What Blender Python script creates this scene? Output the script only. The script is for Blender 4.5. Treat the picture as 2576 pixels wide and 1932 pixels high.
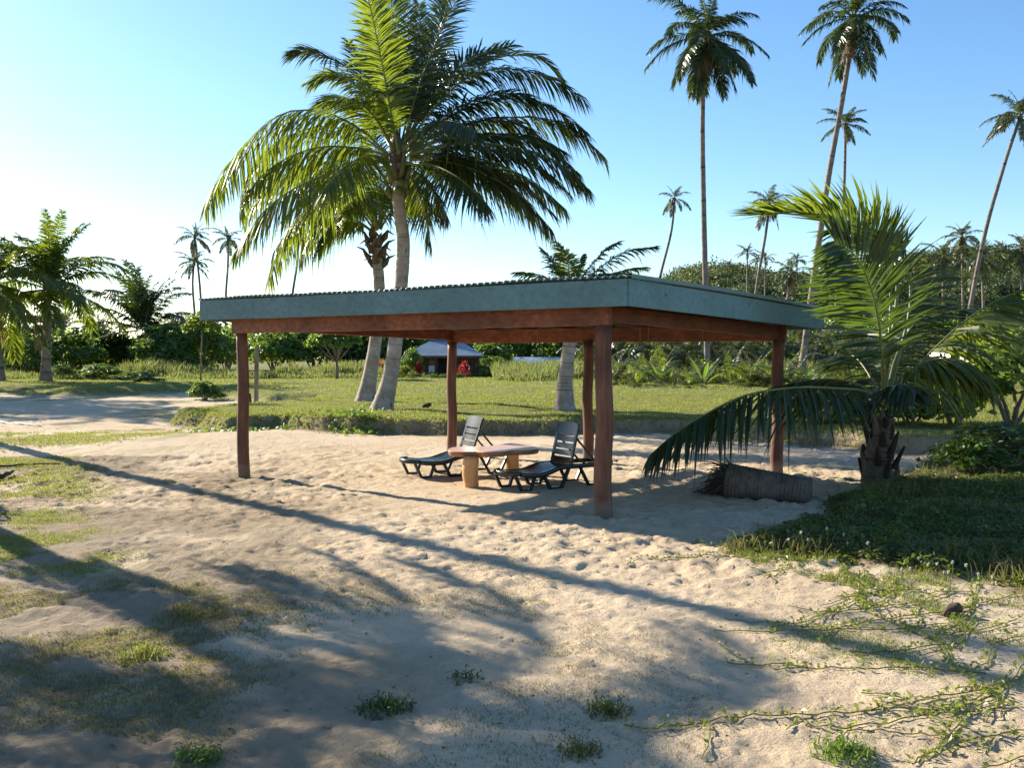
import bpy, math, random
import numpy as np
from mathutils import Vector, Matrix

for o in list(bpy.data.objects):
    bpy.data.objects.remove(o)
scene = bpy.context.scene
col = scene.collection
R = math.radians
random.seed(7)

# ------------------------------------------------------------------ camera, sky, sun, exposure
CAM_H, FPX, CX, CY, HORIZON = 2.05, 2400.0, 1288.0, 966.0, 893.0
PITCH = math.atan((CY - HORIZON) / FPX)
cam_data = bpy.data.cameras.new('camera')
cam = bpy.data.objects.new('camera', cam_data)
col.objects.link(cam)
cam_data.sensor_width = 36.0
cam_data.lens = 36.0 * FPX / 2576.0
cam_data.clip_start = 0.05
cam_data.clip_end = 4000
cam.location = (0, 0, CAM_H)
cam.rotation_euler = (math.pi / 2 - PITCH, 0, 0)
scene.camera = cam

SUN_AZ, SUN_EL = R(51), R(24.3)          # azimuth: left of the view axis (+Y)
SUN = Vector((-math.sin(SUN_AZ) * math.cos(SUN_EL), math.cos(SUN_AZ) * math.cos(SUN_EL), math.sin(SUN_EL)))
world = bpy.data.worlds.new('World')
scene.world = world
world.use_nodes = True
wn = world.node_tree
wn.nodes.clear()
sky = wn.nodes.new('ShaderNodeTexSky')
sky.sky_type = 'NISHITA'
sky.sun_disc = False
sky.sun_elevation = SUN_EL
sky.sun_rotation = -SUN_AZ
sky.altitude = 0
sky.air_density = 1.0
sky.dust_density = 0.25
sky.ozone_density = 3.0
bg = wn.nodes.new('ShaderNodeBackground')
bg.inputs['Strength'].default_value = 0.090
wo = wn.nodes.new('ShaderNodeOutputWorld')
hs = wn.nodes.new('ShaderNodeHueSaturation')
hs.inputs['Saturation'].default_value = 1.14
wn.links.new(sky.outputs[0], hs.inputs['Color'])
wn.links.new(hs.outputs[0], bg.inputs[0])
wn.links.new(bg.outputs[0], wo.inputs[0])

sl = bpy.data.lights.new('sun', 'SUN')
sl.energy = 5.0
sl.angle = R(0.53)
sl.color = (1.0, 0.90, 0.74)
so = bpy.data.objects.new('sun', sl)
col.objects.link(so)
so.location = SUN * 60
so.rotation_euler = (-SUN).to_track_quat('-Z', 'Y').to_euler()

scene.view_settings.view_transform = 'Standard'
scene.view_settings.look = 'None'
scene.view_settings.exposure = 1.32
scene.view_settings.gamma = 1.0
scene.view_settings.use_curve_mapping = False
scene.cycles.use_denoising = True
scene.cycles.max_bounces = 6
scene.cycles.transparent_max_bounces = 8

# ------------------------------------------------------------------ photo geometry -> world
FWD = Vector((0, math.cos(PITCH), -math.sin(PITCH)))
UPV = Vector((0, math.sin(PITCH), math.cos(PITCH)))
def ray(px, py):
    return Vector((1, 0, 0)) * ((px - CX) / FPX) + UPV * ((CY - py) / FPX) + FWD
def AT(px, py, Y):
    d = ray(px, py)
    return Vector((0, 0, CAM_H)) + d * (Y / d.y)
def G(px, py, z=0.0):
    d = ray(px, py)
    return Vector((0, 0, CAM_H)) + d * ((z - CAM_H) / d.z)

# ------------------------------------------------------------------ numpy noise
def _hash(ix, iy, seed):
    n = (ix.astype(np.int64) * 374761393 + iy.astype(np.int64) * 668265263 + seed * 1442695041) & 0xffffffff
    n = ((n ^ (n >> 13)) * 1274126177) & 0xffffffff
    n = (n ^ (n >> 16)) & 0xffffffff
    return n.astype(np.float64) / 4294967295.0
def vnoise(x, y, seed=0):
    ix, iy = np.floor(x), np.floor(y)
    fx, fy = x - ix, y - iy
    fx = fx * fx * fx * (fx * (fx * 6 - 15) + 10)
    fy = fy * fy * fy * (fy * (fy * 6 - 15) + 10)
    a = _hash(ix, iy, seed); b = _hash(ix + 1, iy, seed)
    c = _hash(ix, iy + 1, seed); d = _hash(ix + 1, iy + 1, seed)
    return (a + (b - a) * fx) * (1 - fy) + (c + (d - c) * fx) * fy
def fbm(x, y, octv=4, seed=0):
    s, a, t = 0.0, 1.0, 0.0
    for k in range(octv):
        s = s + a * vnoise(x * 2 ** k + 17.3 * k, y * 2 ** k - 9.1 * k, seed + k)
        t += a
        a *= 0.5
    return s / t
def dents(x, y, cell, seed, rmin, rmax, prob=0.7):
    ix, iy = np.floor(x / cell), np.floor(y / cell)
    h = np.zeros_like(x)
    for dx in (-1, 0, 1):
        for dy in (-1, 0, 1):
            cx, cy = ix + dx, iy + dy
            px = (cx + _hash(cx, cy, seed)) * cell
            py = (cy + _hash(cx, cy, seed + 1)) * cell
            rr = rmin + (rmax - rmin) * _hash(cx, cy, seed + 2)
            an = _hash(cx, cy, seed + 3) * 3.14159
            on = (_hash(cx, cy, seed + 4) < prob) * (0.5 + 0.8 * _hash(cx, cy, seed + 5))
            ca, sa = np.cos(an), np.sin(an)
            qx = ((x - px) * ca + (y - py) * sa) / (rr * 1.6)
            qy = (-(x - px) * sa + (y - py) * ca) / (rr * 0.8)
            q = qx * qx + qy * qy
            h += on * rr * (-0.42 * np.exp(-q * 1.3) + 0.20 * np.exp(-(np.sqrt(q) - 1.35) ** 2 * 4))
    return h
def smooth(a, b, x):
    t = np.clip((x - a) / (b - a), 0, 1)
    return t * t * (3 - 2 * t)
def sdf(x, y, poly):
    """signed distance, positive inside"""
    d = np.full(x.shape, 1e18)
    ins = np.zeros(x.shape, bool)
    n = len(poly)
    for i in range(n):
        ax, ay = poly[i]; bx, by = poly[(i + 1) % n]
        ex, ey = bx - ax, by - ay
        t = np.clip(((x - ax) * ex + (y - ay) * ey) / (ex * ex + ey * ey + 1e-12), 0, 1)
        d = np.minimum(d, (x - ax - t * ex) ** 2 + (y - ay - t * ey) ** 2)
        c = ((ay > y) != (by > y)) & (x < (bx - ax) * (y - ay) / (by - ay + 1e-12) + ax)
        ins ^= c
    d = np.sqrt(d)
    return np.where(ins, d, -d)
def gpoly(pts, z=0.0):
    return [tuple(G(px, py, z)[:2]) for px, py in pts]

# lawn outline (on the sand plane), from the eroded lip round to the far side of the sand court
LAWN = gpoly([(440, 1062), (560, 1086), (700, 1077), (850, 1090), (1000, 1093), (1130, 1095), (1300, 1096), (1500, 1090),
              (1700, 1093), (1850, 1106), (2050, 1120), (2300, 1142), (2576, 1165)]) + \
       [(26, 17), (70, 18), (160, 60), (160, 420), (-220, 420), (-220, 47), (-60, 48)] + \
       gpoly([(-300, 984), (0, 989), (150, 999), (300, 993), (480, 986), (560, 1003), (660, 1012), (790, 1011), (700, 1029), (600, 1041), (500, 1053)])
COVER = gpoly([(1800, 1395), (1860, 1360), (1960, 1330), (2060, 1285), (2120, 1235), (2260, 1205), (2576, 1185), (3300, 1230),
               (3300, 1600), (2576, 1490), (2300, 1440), (2050, 1410)])

def masks(x, y):
    wob = (fbm(x * 0.9, y * 0.9, 3, 11) - 0.5) * 1.5 + (fbm(x * 4, y * 4, 2, 13) - 0.5) * 0.35
    dl = sdf(x, y, LAWN) + wob * np.clip(y / 40, 0.3, 1.0) * 0.8
    dc = sdf(x, y, COVER) + (fbm(x * 1.6, y * 1.6, 4, 15) - 0.5) * 2.2
    return dl, dc
def height(x, y, fine=True):
    x = np.asarray(x, float); y = np.asarray(y, float)
    dl, dc = masks(x, y)
    lawn = smooth(0.0, 1.0, dl / (0.42 + 0.11 * np.clip(y - 33, 0, 30)))
    h = 0.36 * lawn
    h = h + 0.10 * smooth(1, 14, dl) * (fbm(x * 0.11, y * 0.11, 3, 21) - 0.45) * 2
    h = h - 0.10 * np.exp(-((dl + 0.7) / 1.0) ** 2) * 0.5
    sand = 1 - smooth(-0.05, 0.2, dl)
    h = h + (fbm(x * 0.35, y * 0.35, 3, 31) - 0.5) * 0.12 * np.clip((np.abs(y - 14) - 3) / 6, 0.25, 1)
    h = h + 0.05 * smooth(-0.2, 0.6, dc) * fbm(x * 1.5, y * 1.5, 2, 33)
    # wave-like drift of sand left of the shelter, below the grassy tongue
    h = h + 0.14 * np.exp(-(((x + 7.5) / 3.5) ** 2 + ((y - 22.5) / 3.0) ** 2))
    if fine:
        amp = 0.5 + 1.15 * smooth(0.35, 0.65, fbm(x * 0.28, y * 0.28, 3, 41))
        amp = amp * (0.55 + 0.45 * smooth(7.0, 11.0, y + 0.25 * x))
        f = 0.36 * dents(x, y, 0.33, 51, 0.03, 0.085, 0.6) + 0.75 * dents(x + 3.3, y + 1.7, 0.14, 61, 0.018, 0.042, 0.7)
        f = f + (fbm(x * 4.5, y * 4.5, 4, 71) - 0.5) * 0.07 + (fbm(x * 12, y * 12, 3, 81) - 0.5) * 0.030
        h = h + sand * amp * f * np.clip(1.25 - y / 90, 0.3, 1)
        h = h + (1 - sand) * (fbm(x * 2.2, y * 2.2, 3, 91) - 0.5) * 0.07
    return h
def gz(x, y):
    return float(height(np.array([x]), np.array([y]), True)[0])

# ------------------------------------------------------------------ mesh helpers
def np_mesh(name, verts, faces_list, mats, matidx=None, smooth_shade=False):
    """verts (n,3); faces_list: list of int arrays (m,k)"""
    me = bpy.data.meshes.new(name)
    verts = np.asarray(verts, np.float32)
    me.vertices.add(len(verts))
    me.vertices.foreach_set('co', verts.ravel())
    loops = np.concatenate([np.asarray(f, np.int32).ravel() for f in faces_list])
    tot = np.concatenate([np.full(len(f), np.asarray(f).shape[1], np.int32) for f in faces_list])
    start = np.concatenate([[0], np.cumsum(tot)[:-1]]).astype(np.int32)
    me.loops.add(len(loops))
    me.loops.foreach_set('vertex_index', loops)
    me.polygons.add(len(tot))
    me.polygons.foreach_set('loop_start', start)
    me.polygons.foreach_set('loop_total', tot)
    for m in mats:
        me.materials.append(m)
    if matidx is not None:
        me.polygons.foreach_set('material_index', np.asarray(matidx, np.int32))
    me.polygons.foreach_set('use_smooth', np.full(len(tot), smooth_shade, bool))
    me.update(calc_edges=True)
    me.validate()
    return me
class MB:
    """collects shapes in world coordinates; build() links ONE mesh object"""
    def __init__(self):
        self.v = []; self.f = []; self.m = []
    def add(self, verts, faces, mi=0):
        b = len(self.v)
        self.v += [tuple(p) for p in verts]
        self.f += [tuple(b + i for i in f) for f in faces]
        self.m += [mi] * len(faces)
    def box(self, c, ax, ay, az, bev=0.0):
        """box from centre and three half-axis vectors; bevelled along its length (ax)"""
        c, ax, ay, az = Vector(c), Vector(ax), Vector(ay), Vector(az)
        if bev <= 0:
            vs = [c + ax * sx + ay * sy + az * sz for sx in (-1, 1) for sy in (-1, 1) for sz in (-1, 1)]
            self.add(vs, [(0, 1, 3, 2), (4, 6, 7, 5), (0, 4, 5, 1), (2, 3, 7, 6), (0, 2, 6, 4), (1, 5, 7, 3)])
            return
        by = 1 - bev / max(ay.length, 1e-6); bz = 1 - bev / max(az.length, 1e-6)
        ring = [(-1, -bz), (-by, -1), (by, -1), (1, -bz), (1, bz), (by, 1), (-by, 1), (-1, bz)]
        vs = []
        for sx, k in ((-1, 0.985), (-1 + bev / ax.length, 1), (1 - bev / ax.length, 1), (1, 0.985)):
            vs += [c + ax * sx + ay * a * k + az * b * k for a, b in ring]
        fs = []
        for r in range(3):
            for i in range(8):
                j = (i + 1) % 8
                fs.append((r * 8 + i, r * 8 + j, r * 8 + 8 + j, r * 8 + 8 + i))
        fs.append(tuple(range(7, -1, -1))); fs.append(tuple(range(24, 32)))
        self.add(vs, fs)
    def tube(self, pts, rad, n=8, caps=True, mi=0, jit=None):
        pts = [Vector(p) for p in pts]
        if not hasattr(rad, '__len__'):
            rad = [rad] * len(pts)
        ref = Vector((0.31, 0.17, 0.93)).normalized()
        b = len(self.v)
        vs = []
        pu = None
        for i, p in enumerate(pts):
            t = (pts[min(i + 1, len(pts) - 1)] - pts[max(i - 1, 0)]).normalized()
            if pu is None:
                u = t.cross(ref)
                if u.length < 0.15:
                    u = t.cross(Vector((1, 0, 0)))
            else:
                u = pu - t * pu.dot(t)
            u.normalize()
            pu = u
            w = t.cross(u)
            for k in range(n):
                a = 2 * math.pi * k / n
                rr = rad[i] * (1 + (jit(i, k) if jit else 0))
                vs.append(p + (u * math.cos(a) + w * math.sin(a)) * rr)
        fs = []
        for i in range(len(pts) - 1):
            for k in range(n):
                j = (k + 1) % n
                fs.append((i * n + k, i * n + j, i * n + n + j, i * n + n + k))
        if caps:
            fs.append(tuple(range(n - 1, -1, -1)))
            fs.append(tuple(range((len(pts) - 1) * n, len(pts) * n)))
        self.add(vs, fs, mi)
    def build(self, name, mats, parent=None, smooth_shade=False, loc=None):
        if not isinstance(mats, (list, tuple)):
            mats = [mats]
        off = Vector(parent.location) if parent and parent.type == 'EMPTY' else (Vector(loc) if loc is not None else Vector((0, 0, 0)))
        if parent and parent.type != 'EMPTY':
            off = Vector(parent['origin'])
        me = bpy.data.meshes.new(name)
        me.from_pydata([tuple(Vector(p) - off) for p in self.v], [], self.f)
        for m in mats:
            me.materials.append(m)
        me.polygons.foreach_set('material_index', np.array(self.m, np.int32))
        me.polygons.foreach_set('use_smooth', np.full(len(self.f), smooth_shade, bool))
        me.update()
        o = bpy.data.objects.new(name, me)
        col.objects.link(o)
        if parent:
            o.parent = parent
        elif loc is not None:
            o.location = loc
        return o
def link(name, me, parent=None, loc=None):
    o = bpy.data.objects.new(name, me)
    col.objects.link(o)
    if parent:
        o.parent = parent
    if loc is not None:
        o.location = loc
    return o
def tag(o, label=None, cat=None, group=None, kind=None):
    if label: o['label'] = label
    if cat: o['category'] = cat
    if group: o['group'] = group
    if kind: o['kind'] = kind
    return o
def thing(name, label, cat, loc, group=None):
    o = bpy.data.objects.new(name, None)
    o.empty_display_size = 0.2
    col.objects.link(o)
    o.location = loc
    return tag(o, label, cat, group)

# ------------------------------------------------------------------ materials
def nmat(name):
    m = bpy.data.materials.new(name)
    m.use_nodes = True
    nt = m.node_tree
    b = nt.nodes['Principled BSDF']
    return m, nt, b
def N(nt, t, **kw):
    n = nt.nodes.new(t)
    for k, v in kw.items():
        setattr(n, k, v)
    return n
def ramp(nt, fac, stops):
    r = N(nt, 'ShaderNodeValToRGB')
    el = r.color_ramp.elements
    el[0].position, el[0].color = stops[0][0], (*stops[0][1], 1)
    el[1].position, el[1].color = stops[-1][0], (*stops[-1][1], 1)
    for p, c in stops[1:-1]:
        e = el.new(p); e.color = (*c, 1)
    nt.links.new(fac, r.inputs[0])
    return r.outputs[0]
def noise(nt, scale, detail=4, vec=None, rough=0.55, dist=0.0):
    n = N(nt, 'ShaderNodeTexNoise')
    n.inputs['Scale'].default_value = scale
    n.inputs['Detail'].default_value = detail
    n.inputs['Roughness'].default_value = rough
    n.inputs['Distortion'].default_value = dist
    if vec is not None:
        nt.links.new(vec, n.inputs['Vector'])
    return n.outputs[0]
def coords(nt, scale=(1, 1, 1), kind='Object'):
    tc = N(nt, 'ShaderNodeTexCoord')
    mp = N(nt, 'ShaderNodeMapping')
    mp.inputs['Scale'].default_value = scale
    nt.links.new(tc.outputs[kind], mp.inputs[0])
    return mp.outputs[0]
def bump(nt, b, h, strength, dist):
    bp = N(nt, 'ShaderNodeBump')
    bp.inputs['Strength'].default_value = strength
    bp.inputs['Distance'].default_value = dist
    nt.links.new(h, bp.inputs['Height'])
    nt.links.new(bp.outputs[0], b.inputs['Normal'])
def mixc(nt, fac, a, b):
    m = N(nt, 'ShaderNodeMix', data_type='RGBA')
    if isinstance(fac, float): m.inputs[0].default_value = fac
    else: nt.links.new(fac, m.inputs[0])
    for s, k in ((a, 6), (b, 7)):
        if isinstance(s, tuple): m.inputs[k].default_value = (*s, 1)
        else: nt.links.new(s, m.inputs[k])
    return m.outputs[2]
def leaf_mat(name, stops, trans, amt=0.35, rough=0.4, spec=0.5, patch=None):
    m, nt, b = nmat(name)
    geo = N(nt, 'ShaderNodeNewGeometry')
    oi = N(nt, 'ShaderNodeObjectInfo')
    ad = N(nt, 'ShaderNodeMath', operation='MULTIPLY_ADD')
    nt.links.new(oi.outputs['Random'], ad.inputs[0]); ad.inputs[1].default_value = 0.35
    sc = N(nt, 'ShaderNodeMath', operation='MULTIPLY')
    nt.links.new(geo.outputs['Random Per Island'], sc.inputs[0]); sc.inputs[1].default_value = 0.65
    nt.links.new(sc.outputs[0], ad.inputs[2])
    c = ramp(nt, ad.outputs[0], stops)
    if patch:
        pn = noise(nt, patch[0], 4, coords(nt), 0.6)
        pf = ramp(nt, pn, [(0.42, (0, 0, 0)), (0.62, (1, 1, 1))])
        c = mixc(nt, pf, c, patch[1])
    nt.links.new(c, b.inputs['Base Color'])
    b.inputs['Roughness'].default_value = rough
    b.inputs['Specular IOR Level'].default_value = spec
    tr = N(nt, 'ShaderNodeBsdfTranslucent')
    tr.inputs[0].default_value = (*trans, 1)
    mx = N(nt, 'ShaderNodeMixShader')
    mx.inputs[0].default_value = amt
    nt.links.new(b.outputs[0], mx.inputs[1]); nt.links.new(tr.outputs[0], mx.inputs[2])
    nt.links.new(mx.outputs[0], nt.nodes['Material Output'].inputs[0])
    return m
M = {}
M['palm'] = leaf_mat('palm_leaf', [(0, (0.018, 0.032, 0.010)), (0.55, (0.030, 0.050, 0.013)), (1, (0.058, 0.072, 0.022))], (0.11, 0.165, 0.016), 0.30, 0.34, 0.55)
M['palm_bright'] = leaf_mat('palm_leaf_bright', [(0, (0.036, 0.062, 0.012)), (1, (0.085, 0.105, 0.020))], (0.27, 0.35, 0.022), 0.42, 0.33, 0.5)  # yellowish leaf; its brightness also puts sunlight into some fronds' colour
M['palm_young'] = leaf_mat('palm_leaf_young', [(0, (0.022, 0.042, 0.010)), (1, (0.055, 0.080, 0.018))], (0.13, 0.21, 0.016), 0.34, 0.34, 0.5)
M['palm_far'] = leaf_mat('palm_leaf_far', [(0, (0.036, 0.052, 0.020)), (1, (0.085, 0.095, 0.040))], (0.15, 0.18, 0.04), 0.34, 0.38, 0.55)
M['palm_dry'] = leaf_mat('palm_leaf_dry', [(0, (0.13, 0.085, 0.045)), (1, (0.26, 0.18, 0.10))], (0.28, 0.18, 0.08), 0.3, 0.6, 0.3)
M['grass'] = leaf_mat('lawn_grass', [(0, (0.10, 0.13, 0.026)), (0.6, (0.16, 0.18, 0.04)), (1, (0.25, 0.21, 0.08))], (0.33, 0.37, 0.06), 0.42, 0.5, 0.3, (0.16, (0.26, 0.185, 0.075)))
M['grass_dry'] = leaf_mat('dry_grass', [(0, (0.08, 0.09, 0.025)), (0.5, (0.16, 0.145, 0.055)), (1, (0.25, 0.20, 0.10))], (0.28, 0.26, 0.08), 0.4, 0.6, 0.25)
M['tall_grass'] = leaf_mat('tall_grass', [(0, (0.08, 0.11, 0.03)), (0.6, (0.14, 0.16, 0.05)), (1, (0.26, 0.22, 0.10))], (0.28, 0.32, 0.08), 0.42, 0.5, 0.3)
M['shrub'] = leaf_mat('shrub_leaf', [(0, (0.038, 0.076, 0.017)), (0.6, (0.070, 0.125, 0.026)), (1, (0.125, 0.175, 0.040))], (0.24, 0.37, 0.04), 0.42, 0.42, 0.5)
M['shrub_dark'] = leaf_mat('shrub_leaf_dark', [(0, (0.026, 0.048, 0.014)), (1, (0.065, 0.095, 0.026))], (0.12, 0.19, 0.025), 0.32, 0.45, 0.45)
M['shrub_light'] = leaf_mat('shrub_leaf_light', [(0, (0.06, 0.10, 0.018)), (1, (0.13, 0.17, 0.035))], (0.26, 0.36, 0.04), 0.42, 0.45, 0.4)
M['forest'] = leaf_mat('forest_leaf', [(0, (0.045, 0.070, 0.030)), (0.6, (0.085, 0.115, 0.048)), (1, (0.15, 0.165, 0.075))], (0.15, 0.19, 0.05), 0.32, 0.5, 0.35)
M['creeper'] = leaf_mat('creeper_leaf', [(0, (0.035, 0.06, 0.014)), (0.6, (0.065, 0.095, 0.022)), (0.85, (0.15, 0.15, 0.035)), (1, (0.22, 0.15, 0.06))], (0.20, 0.27, 0.03), 0.36, 0.45, 0.45, (1.1, (0.10, 0.095, 0.035)))
M['vine'] = leaf_mat('vine_leaf', [(0, (0.10, 0.14, 0.025)), (0.7, (0.17, 0.20, 0.035)), (1, (0.28, 0.24, 0.05))], (0.34, 0.40, 0.05), 0.4, 0.4, 0.45)
M['banana'] = leaf_mat('broad_leaf', [(0, (0.05, 0.10, 0.018)), (1, (0.11, 0.17, 0.03))], (0.26, 0.42, 0.04), 0.42, 0.35, 0.55)
M['red_leaf'] = leaf_mat('red_leaf', [(0, (0.13, 0.012, 0.018)), (1, (0.42, 0.045, 0.05))], (0.5, 0.05, 0.05), 0.35, 0.4, 0.4)
M['yellow_leaf'] = leaf_mat('yellow_leaf', [(0, (0.16, 0.18, 0.02)), (1, (0.34, 0.30, 0.03))], (0.5, 0.5, 0.04), 0.42, 0.4, 0.4)
M['petal'] = leaf_mat('white_petal', [(0, (0.7, 0.7, 0.66)), (1, (0.8, 0.8, 0.76))], (0.7, 0.7, 0.6), 0.3, 0.6, 0.2)
M['litter'] = leaf_mat('dead_leaf', [(0, (0.06, 0.04, 0.025)), (1, (0.20, 0.13, 0.07))], (0.15, 0.09, 0.04), 0.15, 0.7, 0.2)

def solid(name, c1, c2, scale=6, rough=0.6, stretch=(1, 1, 1), bmp=0.3, bd=0.01, detail=6, spec=0.4, kind='Object'):
    m, nt, b = nmat(name)
    v = coords(nt, stretch, kind)
    n = noise(nt, scale, detail, v)
    nt.links.new(ramp(nt, n, [(0.3, c1), (0.7, c2)]), b.inputs['Base Color'])
    b.inputs['Roughness'].default_value = rough
    b.inputs['Specular IOR Level'].default_value = spec
    n2 = noise(nt, scale * 4, 5, v)
    bump(nt, b, n2, bmp, bd)
    return m
M['rachis'] = solid('palm_midrib', (0.10, 0.12, 0.03), (0.22, 0.21, 0.06), 3, 0.45, bmp=0.1)
M['rachis_dry'] = solid('palm_midrib_dry', (0.14, 0.09, 0.05), (0.26, 0.18, 0.10), 3, 0.7)
def wood(name, c1, c2, c3, stretch, rough=0.6, rot=0.0, dirt=None, spec=0.35, bd=0.006, mottle=0.9):
    m, nt, b = nmat(name)
    v = coords(nt, stretch)
    v.node.inputs['Rotation'].default_value = (0, 0, rot)
    u = coords(nt)
    st = noise(nt, 5.0, 8, v, 0.65)
    big = noise(nt, 0.9, 5, u, 0.6, 0.6)
    c = ramp(nt, st, [(0.30, c1), (0.50, c2), (0.72, c3)])
    stain = ramp(nt, big, [(0.36, (0.52, 0.50, 0.50)), (0.56, (1, 1, 1))])
    mu = N(nt, 'ShaderNodeMix', data_type='RGBA', blend_type='MULTIPLY')
    mu.inputs[0].default_value = mottle
    nt.links.new(c, mu.inputs[6]); nt.links.new(stain, mu.inputs[7])
    kn = noise(nt, 3.3, 2, v, 0.5)
    kf = ramp(nt, kn, [(0.70, (0, 0, 0)), (0.76, (1, 1, 1))])
    c = mixc(nt, kf, mu.outputs[2], tuple(k * 0.35 for k in c1))
    wn_ = noise(nt, 7.0, 6, u, 0.7)
    wf = ramp(nt, wn_, [(0.62, (0, 0, 0)), (0.80, (0.55, 0.55, 0.55))])
    c = mixc(nt, wf, c, tuple(0.5 * k + 0.09 for k in c3))
    if dirt:
        sp = N(nt, 'ShaderNodeSeparateXYZ'); nt.links.new(u, sp.inputs[0])
        md = N(nt, 'ShaderNodeMath', operation='MULTIPLY_ADD')
        nt.links.new(wn_, md.inputs[0]); md.inputs[1].default_value = -0.30; nt.links.new(sp.outputs['Z'], md.inputs[2])
        df = ramp(nt, md.outputs[0], [(0.0, (0.45, 0.45, 0.45)), (0.10, (0, 0, 0))])
        c = mixc(nt, df, c, dirt)
    nt.links.new(c, b.inputs['Base Color'])
    b.inputs['Roughness'].default_value = rough
    b.inputs['Specular IOR Level'].default_value = spec
    bump(nt, b, st, 0.5, bd)
    return m
_rot = R(35.6)
M['post'] = wood('stained_post_wood', (0.070, 0.028, 0.017), (0.145, 0.058, 0.034), (0.23, 0.105, 0.065), (3, 3, 0.22), 0.65, 0, (0.22, 0.17, 0.12))
M['post_pale'] = wood('weathered_post_wood', (0.13, 0.10, 0.075), (0.24, 0.19, 0.14), (0.38, 0.31, 0.24), (4, 4, 0.3), 0.8)
M['beam'] = wood('stained_beam_wood', (0.14, 0.040, 0.021), (0.235, 0.075, 0.038), (0.35, 0.13, 0.068), (0.25, 3, 3.5), 0.55, _rot)
M['rafter'] = wood('rafter_wood', (0.09, 0.024, 0.013), (0.15, 0.045, 0.024), (0.22, 0.075, 0.040), (0.8, 0.8, 3), 0.6, _rot)
M['fascia'] = wood('painted_fascia', (0.082, 0.165, 0.178), (0.112, 0.208, 0.220), (0.145, 0.245, 0.250), (0.22, 3, 3.0), 0.6, _rot, bd=0.002, mottle=0.35)
M['sheet'] = solid('green_roof_sheet', (0.07, 0.13, 0.13), (0.12, 0.19, 0.19), 3, 0.4, bmp=0.05)
M['steel'] = solid('galvanised_steel', (0.35, 0.33, 0.30), (0.55, 0.50, 0.46), 12, 0.45, bmp=0.05)
M['resin'] = solid('dark_green_resin', (0.010, 0.016, 0.015), (0.018, 0.026, 0.025), 9, 0.24, bmp=0.04, bd=0.002, spec=0.45)
M['resin_gloss'] = solid('polished_green_resin', (0.012, 0.018, 0.018), (0.018, 0.026, 0.026), 9, 0.13, bmp=0.0, bd=0.001, spec=0.7)
M['slab'] = solid('pink_hardwood_slab', (0.48, 0.26, 0.17), (0.66, 0.42, 0.31), 3.5, 0.38, (1, 4, 1), 0.12, 0.003, spec=0.6)
M['slab_edge'] = solid('hardwood_slab_edge', (0.26, 0.10, 0.04), (0.42, 0.18, 0.085), 5, 0.5, (1, 1, 3), 0.2, 0.004)
M['log'] = solid('pale_log_wood', (0.42, 0.20, 0.07), (0.64, 0.35, 0.15), 4, 0.55, (3, 3, 0.5), 0.25, 0.004)
M['rope'] = solid('white_rope', (0.65, 0.63, 0.58), (0.8, 0.78, 0.74), 30, 0.8)
M['husk'] = solid('coconut_husk', (0.035, 0.022, 0.015), (0.10, 0.06, 0.036), 12, 0.85, bmp=0.6, bd=0.01)
M['nut_green'] = solid('green_coconut', (0.09, 0.12, 0.03), (0.19, 0.20, 0.06), 4, 0.4)
M['fibre'] = solid('palm_fibre', (0.075, 0.052, 0.036), (0.18, 0.13, 0.09), 9, 0.85, (2, 2, 0.6), 0.6, 0.02)
M['hutwall'] = solid('hut_board_wall', (0.085, 0.045, 0.032), (0.14, 0.075, 0.052), 4, 0.7, (1, 1, 0.5))
M['hutroof'] = solid('hut_blue_roof', (0.20, 0.24, 0.28), (0.30, 0.35, 0.39), 1.2, 0.42, bmp=0.05)
M['blueroof'] = solid('pale_blue_roof', (0.24, 0.33, 0.42), (0.36, 0.45, 0.53), 0.6, 0.45, bmp=0.05)
M['bluewall'] = solid('deep_blue_roof', (0.045, 0.085, 0.17), (0.07, 0.12, 0.22), 0.6, 0.45, bmp=0.05)
M['dark'] = solid('dark_opening', (0.012, 0.011, 0.010), (0.022, 0.02, 0.018), 3, 0.8)
M['white'] = solid('white_paint', (0.62, 0.62, 0.60), (0.76, 0.76, 0.74), 5, 0.5, bmp=0.05)
M['cane'] = solid('branch_bark', (0.13, 0.10, 0.075), (0.26, 0.21, 0.16), 8, 0.8)
M['hill'] = solid('hill_soil', (0.030, 0.045, 0.020), (0.06, 0.08, 0.032), 0.15, 0.9)
M['stick'] = solid('dark_stick', (0.03, 0.024, 0.02), (0.07, 0.055, 0.045), 12, 0.85)

def bark(name, c1, c2, c3, ring=9.0):
    m, nt, b = nmat(name)
    v = coords(nt, (1, 1, 1))
    n = noise(nt, 3.0, 6, v, 0.65)
    base = ramp(nt, n, [(0.30, c1), (0.52, c2), (0.75, c3)])
    at = N(nt, 'ShaderNodeAttribute', attribute_name='ring')
    rr = ramp(nt, at.outputs['Fac'], [(0.0, (0.30, 0.27, 0.24)), (0.22, (0.92, 0.92, 0.92)), (1.0, (1, 1, 1))])
    mu = N(nt, 'ShaderNodeMix', data_type='RGBA', blend_type='MULTIPLY')
    mu.inputs[0].default_value = 1.0
    nt.links.new(base, mu.inputs[6]); nt.links.new(rr, mu.inputs[7])
    sc_ = ramp(nt, noise(nt, 2.6, 3, coords(nt, (1.6, 1.6, 0.8)), 0.5), [(0.66, (0, 0, 0)), (0.72, (0.9, 0.9, 0.9))])
    cc_ = mixc(nt, sc_, mu.outputs[2], tuple(k * 0.22 for k in c1))
    nt.links.new(cc_, b.inputs['Base Color'])
    b.inputs['Roughness'].default_value = 0.85
    b.inputs['Specular IOR Level'].default_value = 0.2
    bump(nt, b, noise(nt, 22, 5, coords(nt, (1, 1, 0.3))), 0.5, 0.01)
    return m
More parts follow.
